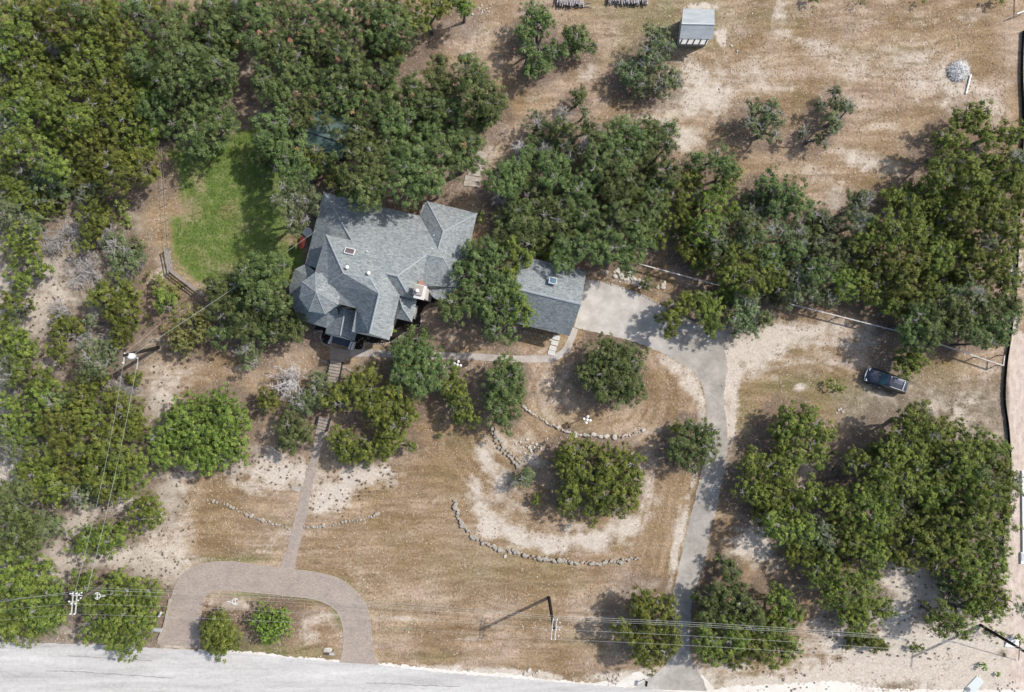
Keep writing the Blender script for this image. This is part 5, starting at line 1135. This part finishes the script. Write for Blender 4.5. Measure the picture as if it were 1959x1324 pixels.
def woodpile(x0, x1, y, label, seed):
    r = random.Random(seed); e = empty('woodpile', P((x0 + x1) / 2, y, 0)); tag(e, label, 'woodpile', 'woodpiles at the top edge')
    n = 32
    for k in range(n * 2):
        row = k // n; x = x0 + (x1 - x0) * ((k % n) + .5) / n; p = P(x, y + r.uniform(-3, 3), 0); z = .15 + row * .32 + r.uniform(0, .1); L = r.uniform(1.0, 1.35)
        a = math.radians(90 + r.uniform(-14, 14)); d = Vector((math.cos(a), math.sin(a), r.uniform(-.08, .08))) * L / 2; p.z = z
        mb = MB(); rr = r.uniform(.05, .095); mb.tube([p - d, p + d], [rr, rr * .85], 6); mb.build('log', M['log'], e)
    if seed == 1:
        for q in ((1118, 8, .2), (1122, 12, -.3), (1112, 14, .1)):
            p = P(q[0], q[1], 0) + Vector((0, 0, .15)); d = Vector((math.cos(q[2]), math.sin(q[2]), 0)) * .7; mb = MB(); mb.tube([p - d, p + d], .05, 6); mb.build('log', M['log'], e)
woodpile(1066, 1116, 3, "brown ragged woodpile, left of the two at the top edge", 1)
woodpile(1164, 1240, 0, "pale grey neat woodpile, right of the two at the top edge", 2)
# round pile of bleached branches with a white pipe
e = empty('branch_pile', P(1834, 137, 0)); tag(e, "round pile of bleached white branches near the top right", "brush pile"); r = random.Random(8)
mb = MB(); c0 = P(1833, 137, 0)
for k in range(420):
    rr = 1.15 * math.sqrt(r.random()); a = r.uniform(0, 6.28); z = .55 * (1 - (rr / 1.25) ** 2) + r.uniform(0, .12); p = c0 + Vector((rr * math.cos(a), rr * math.sin(a), z)); b = r.uniform(0, 6.28); L = r.uniform(.15, .42)
    d = Vector((math.cos(b), math.sin(b), r.uniform(-.35, .2))) * L; mb.tube([p - d, p + d], [.03, .018], 4)
mb.build('branches', M['ashwood'], e)
mb = MB(); mb.ball(c0 + Vector((0, 0, .1)), 1.1, 16, 8, .42); mb.build('heap_core', simple('ash_heap', (.66, .64, .63), 1, var=.6, scale=5, bmp=.6), e)
o = MB(); o.tube([P(1856, 143, 0) + Vector((0, 0, .12)), P(1847, 180, 0) + Vector((0, 0, .08))], .1, 10); o = o.build('white_pipe', M['pvc'], origin=tuple(P(1851, 160, 0))); tag(o, "straight white pipe lying beside the bleached branch pile", "pipe")
# mail boxes and little things by the road
def mailbox(x, y, rz, label, mat, post=True, pal=False):
    p = P(x, y, 0); e = empty('mailbox', p, 0); tag(e, label, 'mailbox', 'mailboxes by the road')
    mb = MB(); mb.tube([p, p + Vector((0, 0, 1.05))], .05, 6); mb.build('post', M['wood'], e)
    mb = MB(); d = Vector((math.cos(rz), math.sin(rz), 0)) * .27; c = p + Vector((0, 0, 1.18)); mb.tube([c - d, c + d], .12, 10); mb.box(c - Vector((0, 0, .08)), (.54, .24, .14), rz); mb.build('box', mat, e)
mailbox(640, 1243, -.1, "silver mailbox beside a pale boulder in the horseshoe island", M['metal'])
mailbox(1233, 1299, 1.4, "small black mailbox on the white shoulder by the driveway mouth", M['black'])
rocks([(627.5,1243)], "cream boulder beside the silver mailbox", None, seed=16, size=.95)
mailbox(316, 1168, 1.0, "white box on a post at the left leg of the horseshoe drive", M['pvc'])
mb = MB(); p = P(302, 1203, 0); mb.tube([p + Vector((-.55, .06, .3)), p + Vector((.55, -.06, .3))], .24, 12); o = mb.build('culvert_pipe', M['metal'], origin=tuple(p)); tag(o, "short silver culvert pipe left of the horseshoe drive", "pipe")
mb = MB(); lnk = [P(x, y, 0) + Vector((0, 0, .14)) for x, y in smooth_line([(326,1145),(322,1165),(318,1185),(313,1202),(304,1222)], 4)]
for a, b in zip(lnk[:-1], lnk[1:]):
    d = b - a; c = (a + b) / 2; mb.box(c, (d.length * 1.02, .16, .28), math.atan2(d.y, d.x))
o = mb.build('drive_kerb_wall', M['slab'], origin=tuple(lnk[0])); tag(o, "low stone kerb along the left leg of the drive", "kerb wall")
# left of the house: red chair and pale table under the trees
e = empty('garden_table', P(592, 446, 0)); tag(e, "pale round table just left of the house roof", "table"); p = P(592, 446, 0)
mb = MB(); mb.tube([p + Vector((0, 0, .7)), p + Vector((0, 0, .74))], .55, 14); mb.build('tabletop', M['conc'], e); mb = MB(); mb.tube([p, p + Vector((0, 0, .7))], .06, 6); mb.build('leg', M['metal'], e)
e = empty('red_canopy', P(586, 468, 0)); tag(e, "dark red cloth canopy half under the left eave of the house", "canopy"); p = P(586, 468, 0)
mb = MB(); n = 8; rg = [p + Vector((.5 * math.cos(k * 2 * math.pi / n), .8 * math.sin(k * 2 * math.pi / n), 1.9)) for k in range(n)]
mb.add([p + Vector((0, 0, 2.25))] + rg, [(0, 1 + k, 1 + (k + 1) % n) for k in range(n)]); mb.build('cloth', M['red'], e); mb = MB(); mb.tube([p, p + Vector((0, 0, 2.2))], .03, 6); mb.build('pole', M['white'], e)

for nm_, pts_ in (('road_seam', [(88,1283),(150,1285),(220,1290),(330,1297)]), ('road_seam', [(130,1254),(200,1259),(290,1264)]), ('road_seam', [(700,1306),(790,1310),(880,1314)])):
    sheet(nm_, ribbon(rough_line(pts_, .8, 5, 6), 1.6, 9), 0.014, simple('tar_seam', (.30, .295, .29), .9, var=.3))

# ------------------------------------------------------------------ trees
def quads_mesh(name, Vq, tint, mat):
    n = len(Vq) // 4; me = bpy.data.meshes.new(name)
    me.vertices.add(n * 4); me.vertices.foreach_set('co', Vq.astype(np.float32).ravel())
    me.loops.add(n * 4); me.loops.foreach_set('vertex_index', np.arange(n * 4, dtype=np.int32))
    me.polygons.add(n); me.polygons.foreach_set('loop_start', np.arange(0, n * 4, 4, dtype=np.int32)); me.polygons.foreach_set('loop_total', np.full(n, 4, np.int32))
    me.update(calc_edges=True)
    a = me.attributes.new('tint', 'FLOAT', 'FACE'); a.data.foreach_set('value', tint.astype(np.float32))
    me.materials.append(mat); return me
def unit(v): return v / (np.linalg.norm(v, axis=1, keepdims=True) + 1e-9)
def leaves(centers, rc, nl, size, aspect, outc, rng, tintc, flat=.75, up=.6, rnd=.8, radial=0.0):
    """nl leaves round every clump centre -> quad corners"""
    m = len(centers); idx = np.repeat(np.arange(m), nl); n = len(idx)
    d = unit(rng.normal(size=(n, 3))); rad = rng.random(n) ** (1 / 2.1)
    off = d * (rad * rc[idx])[:, None]; off[:, 2] *= flat
    pos = centers[idx] + off
    outw = unit(pos - outc[idx])
    nrm = unit(outw * 1.0 + d * .2 + np.array([0, 0, up * .5]) + rng.normal(size=(n, 3)) * rnd * .45)
    t = rng.normal(size=(n, 3)) + outw * radial * 2 + d * radial * 2; t = unit(t - nrm * (t * nrm).sum(1, keepdims=True)); b = np.cross(nrm, t)
    s = size * rng.uniform(.6, 1.35, n)[:, None]
    a = t * s * aspect; b = b * s
    V = np.empty((n, 4, 3)); V[:, 0] = pos - a; V[:, 1] = pos + b * .9 - a * .1; V[:, 2] = pos + a; V[:, 3] = pos - b * .9 - a * .1
    tint = tintc[idx] + rng.uniform(-.22, .22, n)
    return V.reshape(-1, 3), tint
KIND = {  # clumps per m2, clump radius, leaf size, aspect, tint base
 'j': dict(dens=4.3, rc=(.28, .54), leaf=.050, asp=1.7, radial=.9, n=40, flat=.85, sp='juniper', crown='leaf_j'),
 'o': dict(dens=4.3, rc=(.30, .60), leaf=.052, asp=1.25, radial=.15, n=42, flat=.7, sp='live oak', crown='leaf_o'),
 'g': dict(dens=4.8, rc=(.26, .52), leaf=.050, asp=1.3, radial=.2, n=36, flat=.8, sp='grey oak', crown='leaf_g'),
 'w': dict(dens=3.2, rc=(.22, .42), leaf=.05, asp=2.8, radial=1.4, n=40, flat=.9, sp='tree', crown='leaf_w'),
 'b': dict(dens=4.0, rc=(.18, .34), leaf=.06, asp=1.5, radial=.3, n=42, flat=.9, sp='bush', crown='leaf_b'),
}
def twigs(mb, p, r, n, rng, up=.7, rad=.016, depth=2):
    for _ in range(n):
        a = rng.uniform(0, 6.283); d = Vector((math.cos(a), math.sin(a), rng.uniform(.0, up) )).normalized(); L = r * rng.uniform(.5, 1.1)
        pts = [p]; q = p.copy(); dd = d.copy()
        for k in range(4):
            dd = (dd + Vector((rng.uniform(-.45, .45), rng.uniform(-.45, .45), rng.uniform(-.15, .1)))).normalized(); q = q + dd * L / 4; pts.append(q.copy())
        mb.tube(pts, [rad * 1.5, rad * 1.25, rad, rad * .8, rad * .5], 3, cap=False)
        if depth > 1:
            for k in (1, 2, 3):
                for _r in range(2):
                    d2 = (dd + Vector((rng.uniform(-1, 1), rng.uniform(-1, 1), rng.uniform(-.1, .5)))).normalized()
                    e_ = pts[k] + d2 * L * .25; f_ = e_ + (d2 + Vector((rng.uniform(-.6, .6), rng.uniform(-.6, .6), 0))).normalized() * L * .18
                    mb.tube([pts[k], e_, f_], [rad * .8, rad * .6, rad * .35], 3, cap=False)

LANDMARKS = [(1335,50,'the field shed'),(740,520,'the house'),(1050,575,'the garage'),(430,420,'the green lawn'),(1833,137,'the branch pile'),(1690,727,'the parked car'),(1660,620,'the long rail fence'),(1300,530,'the short rail fence'),
 (545,1110,'the horseshoe drive'),(595,900,'the brick walk'),(240,680,'the transformer pole'),(1058,1180,'the central pole'),(1370,800,'the driveway bend'),(1876,1196,'the right pole'),(145,1150,'the brown pole'),(618,255,'the green roof'),(90,560,'the left clearing'),(1740,1150,'the lower right clearing'),(1925,800,'the dirt lot'),(50,1260,'the road'),(295,400,'the dirt strip')]
NUM = lambda v: str(int(round(v)))
used = set()
def auto_label(kind, x, y, size, tone):
    best = min(LANDMARKS, key=lambda l: math.hypot(l[0] - x, l[1] - y)); dx, dy = x - best[0], y - best[1]
    if abs(dx) > abs(dy): dr = 'right of' if dx > 0 else 'left of'
    else: dr = 'below' if dy > 0 else 'above'
    col = {'j': ['yellow-green', 'olive'], 'o': ['dark green', 'green'], 'g': ['grey-green', 'silvery']}[kind][tone]
    sp = {'j': 'juniper', 'o': 'live oak', 'g': 'lichened oak'}[kind]
    return "%s %s %s %s, %s percent across, %s percent down" % (col, sp, dr, best[2], NUM(max(0, x) / 19.59), NUM(max(0, y) / 13.24))
GROUPS = {'j': 'junipers crowding the woods', 'o': 'live oaks crowding the woods', 'g': 'grey lichened oaks in the scrub'}
ti = 0; NQ = 0
for kind, z, lab, Ls in TREES:
    ti += 1; rng = np.random.default_rng(1000 + ti); pr = random.Random(2000 + ti); K = KIND[kind]
    W = [(P(x, y, zz), 1.06 * r / S * (H - zz) / H) for x, y, r, zz in Ls]
    zc = sum(w[0].z for w in W) / len(W); wsum = sum(r for _, r in W)
    bx = sum(p.x * r for p, r in W) / wsum; by = sum(p.y * r for p, r in W) / wsum
    small = z < 1.3
    base = Vector((bx + (0 if small else pr.uniform(-.3, .3)), by + (0 if small else pr.uniform(-.3, .3)), 0))
    mx, my = sum(l[0] for l in Ls) / len(Ls), sum(l[1] for l in Ls) / len(Ls)
    nm = {'j': 'juniper_tree', 'o': 'oak_tree', 'g': 'grey_oak_tree', 'w': 'feathery_tree', 'b': 'bush'}[kind]
    if small: nm = 'shrub'
    e = empty(nm, base)
    tone = pr.randint(0, 1)
    if lab is None:
        lab2 = auto_label(kind, mx, my, wsum, tone)
        if lab2 in used:
            lab2 = auto_label(kind, mx + 10, my, wsum, tone)
        used.add(lab2); tag(e, lab2, 'tree', GROUPS[kind])
    else: tag(e, lab, 'shrub' if (small or 'bush' in lab or 'shrub' in lab) else 'tree')
    # trunk and limbs
    if not small:
        mb = MB(); tr = .10 + .05 * wsum; tr = min(tr, .30)
        fork = Vector((base.x + pr.uniform(-.2, .2), base.y + pr.uniform(-.2, .2), zc * .38))
        mb.tube([base - Vector((0, 0, .1)), base + Vector((0, 0, .3)), fork], [tr * 1.35, tr, tr * .8], 8)
        for p, r in W:
            tgt = p + Vector((0, 0, -.1 * r)); mid = fork.lerp(tgt, .5) + Vector((pr.uniform(-.25, .25), pr.uniform(-.25, .25), -.15))
            mb.tube([fork, mid, tgt, p + Vector((0, 0, .35 * r))], [tr * .6, tr * .42, tr * .25, .02], 6)
            for _ in range(6 if r > .9 else 3):
                a = pr.uniform(0, 6.28); q = p + Vector((math.cos(a) * r * .85, math.sin(a) * r * .85, pr.uniform(-.1, .5) * r)); m2 = p.lerp(q, .5) + Vector((0, 0, .1))
                mb.tube([p, m2, q], [tr * .2 + .01, tr * .13 + .008, .01], 4)
        mb.build('trunk', M['bark'], e)
    # foliage
    Cs = []; outs = []; tn = []
    rust_tree = kind == 'o' and 470 < mx < 720 and my < 230
    for p, r in W:
        flatz = .62 if kind in 'og' else .8
        if small: flatz = .75
        ncl = max(6, int(K['dens'] * 4.6 * r * r * 1.0))
        if r < .6: ncl = max(5, int(ncl * 1.6))
        ph = rng.uniform(0, 6.283, ncl); ct = rng.uniform(-.35 if kind != 'j' else -.6, 1, ncl); stt = np.sqrt(1 - ct * ct)
        w1, w2 = rng.uniform(0, 6.28, 2); lump = 1 + .13 * np.sin(3 * ph + w1) + .09 * np.sin(5 * ph + w2)
        rad = r * rng.uniform(.66, 1.03, ncl) * lump
        C = np.stack([p.x + rad * stt * np.cos(ph), p.y + rad * stt * np.sin(ph), p.z + rad * ct * flatz], 1)
        # boughs: the crown is a bunch of rounded sprays with crevices between them
        nb = max(5, int(8.5 * r)) if not small else 4
        bph = np.arange(nb) * 2.39996 + rng.uniform(0, 6.28); bq = np.sqrt((np.arange(nb) + .4) / nb) * r * .80
        bz = p.z - .1 * r + np.sqrt(np.clip(1 - (bq / (r * 1.02)) ** 2, 0.02, 1)) * r * flatz * .62 + rng.normal(0, .24 * min(1.2, r), nb)
        B = np.stack([p.x + bq * np.cos(bph) + rng.normal(0, .10 * r, nb), p.y + bq * np.sin(bph) + rng.normal(0, .10 * r, nb), bz], 1)
        br = r * rng.uniform(.26, .44, nb) * (1.0 if r > .8 else 1.25)
        wsel = br ** 2 / (br ** 2).sum(); bi = rng.choice(nb, size=int(ncl * 1.6), p=wsel); dct = rng.uniform(-.35, 1, len(bi)); dst = np.sqrt(1 - dct ** 2); dph = rng.uniform(0, 6.28, len(bi)); brr = br[bi] * rng.uniform(.80, 1.0, len(bi))
        CB = B[bi] + np.stack([brr * dst * np.cos(dph), brr * dst * np.sin(dph), brr * dct * .85], 1)
        C[:, 2] -= .25 * r; Cr = C[rng.random(len(C)) < .22]; OB = np.concatenate([B[bi] - np.array([0, 0, .25]) * br[bi][:, None], np.tile([p.x, p.y, p.z - r * .5], (len(Cr), 1))]); C = np.concatenate([CB, Cr])
        btint = rng.normal(0, .13, nb); 
        # gaps: some sectors of the crown are thin
        keep = vnoise(C[:, 0] + 300, C[:, 1] + 300, .95, ti % 7) > (.12 if kind == 'g' else .10)
        if small or (lab and not ('open' in lab or 'ragged' in lab)): keep[:] = True
        C = C[keep]; OB = OB[keep]
        # shaded inner foliage closes the crown from below
        nin = int(len(C) * .2); d_ = unit(rng.normal(size=(nin, 3))); q_ = rng.random(nin) ** .5 * r * .75
        Ci = np.array([p.x, p.y, p.z - r * .3]) + d_ * q_[:, None] * np.array([1, 1, .35]); C = np.concatenate([C, Ci]); OB = np.concatenate([OB, np.tile([p.x, p.y, p.z - r], (len(Ci), 1))])
        Cs.append(C); outs.append(OB)
        tb = rng.beta(2.2, 2.2, len(C)); tb = tb * .85 + .10
        if rust_tree: tb[rng.random(len(C)) < .022] = 1.7
        elif kind in 'og': tb[rng.random(len(C)) < .002] = 1.6
        tn.append(tb)
    C = np.concatenate(Cs); O = np.concatenate(outs); T_ = np.concatenate(tn)
    C[:, 2] = np.maximum(C[:, 2], .12 if small else .3)
    rc = .58 * rng.uniform(*K['rc'], len(C)) * (min(1, .35 + .5 * max(r for _, r in W)) if max(r for _, r in W) < 1.2 else 1)
    nl = np.maximum(6, (K['n'] * 2.1 * (rc / .4) ** 2)).astype(int)
    V_, tt = leaves(C, rc, nl, K['leaf'], K['asp'], O, rng, T_, K['flat'], radial=K['radial'])
    V_[:, 2] = np.maximum(V_[:, 2], .01)
    NQ += len(tt)
    V_ -= np.array([base.x, base.y, 0])
    me = quads_mesh('crown', V_, tt, M[K['crown']]); o = bpy.data.objects.new('crown', me); link(o, e)
    # pale bare twigs that show through the crown
    ntw = {'g': 1.9, 'o': .6, 'j': .9}.get(kind, 0)
    if ntw and not small:
        for p, r in W:
            k = ntw * r * pr.uniform(.3, 1.5)
            for _ in range(int(k + pr.random())):
                a = pr.uniform(0, 6.28); q = pr.uniform(0, .75) * r
                c = p + Vector((q * math.cos(a), q * math.sin(a), r * .62 * math.sqrt(max(0, 1 - (q / r) ** 2)) * 1.0 - .1))
                mb = MB(); twigs(mb, c, .55 if kind != 'g' else .7, 6, pr, .6, .014 if kind != 'g' else .017)
                mb.build('bare_twigs', M['greybark'], e)
print('leaf quads', NQ, 'trees', ti)
for x, y, r, z, lab in DEAD:
    pr = random.Random(int(x * 7 + y)); b = P(x, y, z * .5); b.z = 0; rr = r / S; e = empty('dead_tree', b); tag(e, lab, 'dead tree', 'bare grey trees and brush')
    mb = MB(); mb.tube([b, b + Vector((.1, 0, z * .35))], [.13, .09], 7); mb.build('trunk', M['deadwood'], e)
    mb = MB(); f0 = b + Vector((.1, 0, z * .3))
    for k in range(int(16 + rr * 12)):
        a = pr.uniform(0, 6.283); q = rr * math.sqrt(pr.random()); tip = b + Vector((q * math.cos(a), q * math.sin(a), z * (1.05 - .35 * (q / rr)) + pr.uniform(-.2, .1)))
        mid = f0.lerp(tip, .5) + Vector((pr.uniform(-.2, .2), pr.uniform(-.2, .2), .1)); mb.tube([f0, mid, tip], [.05, .03, .014], 4, cap=False)
        twigs(mb, tip, .65, 4, pr, .5, .015); twigs(mb, mid, .6, 2, pr, .5, .015)
    mb.build('branches', M['palewood'] if 'bleach' in lab or 'white' in lab else (M['bark'] if 'dark' in lab else M['greybark']), e)

# ------------------------------------------------------------------ ground cover nobody could count
def scatter(n, seed, fn, box=(-59, -40, 59, 40)):
    r = np.random.default_rng(seed); x = r.uniform(box[0], box[2], n); y = r.uniform(box[1], box[3], n); sx = x * S + CX; sy = -y * S + CY
    return fn(x, y, sx, sy, r)
DL = [(p[0], p[1]) for p in dl] + [(p[0], p[1]) for p in dr[::-1]]
HO = ho + hi
def off_paving(sx, sy):
    bad = inpoly(sx, sy, DL) | inpoly(sx, sy, HO) | inpoly(sx, sy, wl + wr) | (polydist(sx, sy, gp_c, False) < 8) | inpoly(sx, sy, [(619,367),(803,413),(913,408),(880,560),(750,655),(560,620),(550,540)]) | inpoly(sx, sy, [(996,489),(1122,519),(1090,643),(964,613)])
    bad |= sy > np.interp(sx, [p[0] for p in road_top], [p[1] for p in road_top]) - 3
    bad |= inpoly(sx, sy, [(1210,1290),(1400,1290),(1400,1330),(1190,1330)])
    return ~bad
SP = [b for b in BARE if b[5] >= .8]
def tufts(x, y, sx, sy, r):
    nz = fbm(sx + 77, sy + 33, 1 / 18., 5, 3); m = blobs(sx, sy, SP, nz); zone = (sx < 420) & (sy > 480) | (sx > 1460) & (sy > 880) | (sy < 1000) & (sy > 850) & (sx < 760) & (sx > 450) | (sx > 1820) & (sy > 750)
    ok = (m > .35) & zone & off_paving(sx, sy) & (sx < 1925) & (r.random(len(x)) < .8) & ~((sx > 1550) & (sy > 1262) & (r.random(len(x)) < .93)) & ~((sx > 1780) & (sy > 1225) & (r.random(len(x)) < .8))
    return x[ok], y[ok], r
x, y, r = scatter(17000, 21, tufts); n = len(x); print('tufts', n)
rc = r.uniform(.07, .19, n); C = np.stack([x, y, np.full(n, .08)], 1); nl = np.maximum(5, (16 * (rc / .18) ** 2)).astype(int)
V_, tt = leaves(C, rc, nl, .045, 1.6, C - np.array([0, 0, .3]), r, r.uniform(.0, .6, n), .7); V_[:, 2] = np.maximum(V_[:, 2], .004)
M['tuft'] = leaf_mat('scrub_tuft', [(0, (.10, .09, .06)), (.5, (.20, .18, .12)), (1, (.32, .28, .2))], .2)
o = bpy.data.objects.new('scrub_tufts', quads_mesh('scrub_tufts', V_, tt, M['tuft'])); link(o); tag(o, kind='stuff')
def grassy(x, y, sx, sy, r):
    nz = fbm(sx + 7, sy + 3, 1 / 30., 51, 4)
    m = np.clip(blobs(sx, sy, SP, nz), 0, 1); ok = off_paving(sx, sy) & (r.random(len(x)) > m * .95) & ~inpoly(sx, sy, LAWNPOLY) & (sx < 1925) & (r.random(len(x)) < np.clip(nz * 2.4 - .65, .1, 1)); return x[ok], y[ok], r
x, y, r = scatter(80000, 22, grassy); n = len(x); print('grass', n)
C = np.stack([x, y, np.full(n, .025)], 1); rc = r.uniform(.08, .2, n)
V_, tt = leaves(C, rc, np.full(n, 4), .034, 2.2, C - np.array([0, 0, .3]), r, r.uniform(.25, 1., n), .25, up=1.8); V_[:, 2] = np.maximum(V_[:, 2], .004)
M['straw'] = leaf_mat('dry_grass_blades', [(0, (.11, .085, .045)), (.4, (.26, .19, .115)), (.8, (.42, .33, .225)), (1, (.60, .50, .38))], .15)
o = bpy.data.objects.new('dry_grass', quads_mesh('dry_grass', V_, tt, M['straw'])); link(o); tag(o, kind='stuff')
def lawn_(x, y, sx, sy, r):
    ok = inpoly(sx, sy, LAWNPOLY) & (polydist(sx, sy, LAWNPOLY) > 8) & (r.random(len(x)) > np.clip(blobs(sx, sy, LAWNBROWN, x * 0 + .5), 0, 1)); return x[ok], y[ok], r
x, y, r = scatter(9000, 23, lawn_, (-42, 4, -22, 26)); n = len(x)
C = np.stack([x, y, np.full(n, .04)], 1); V_, tt = leaves(C, r.uniform(.06, .14, n), np.full(n, 5), .035, 2.0, C - np.array([0, 0, .3]), r, r.uniform(0, .7, n), .4, up=1.2); V_[:, 2] = np.maximum(V_[:, 2], .004)
M['turf'] = leaf_mat('lawn_blades', [(0, (.07, .105, .025)), (.5, (.12, .16, .04)), (1, (.20, .22, .08))], .15)
o = bpy.data.objects.new('lawn_grass', quads_mesh('lawn_grass', V_, tt, M['turf'])); link(o); tag(o, kind='stuff')
# pebbles and leaf litter flecks under the trees
def peb(x, y, sx, sy, r):
    nz = fbm(sx + 777, sy + 333, 1 / 25., 61, 3); ok = off_paving(sx, sy) & (nz > .52) & ~inpoly(sx, sy, LAWNPOLY); return x[ok], y[ok], r
x, y, r = scatter(11000, 24, peb); n = len(x)
C = np.stack([x, y, np.full(n, .02)], 1); V_, tt = leaves(C, np.full(n, .01), np.full(n, 1), .06, 1.1, C - np.array([0, 0, .3]), r, r.uniform(.1, .9, n), .3, up=4, rnd=.3); V_[:, 2] = np.maximum(V_[:, 2], .012)
M['pebble'] = leaf_mat('pebbles', [(0, (.30, .26, .21)), (.5, (.52, .47, .40)), (1, (.74, .70, .63))], .0)
o = bpy.data.objects.new('pebbles', quads_mesh('pebbles', V_, tt, M['pebble'])); link(o); tag(o, kind='stuff')
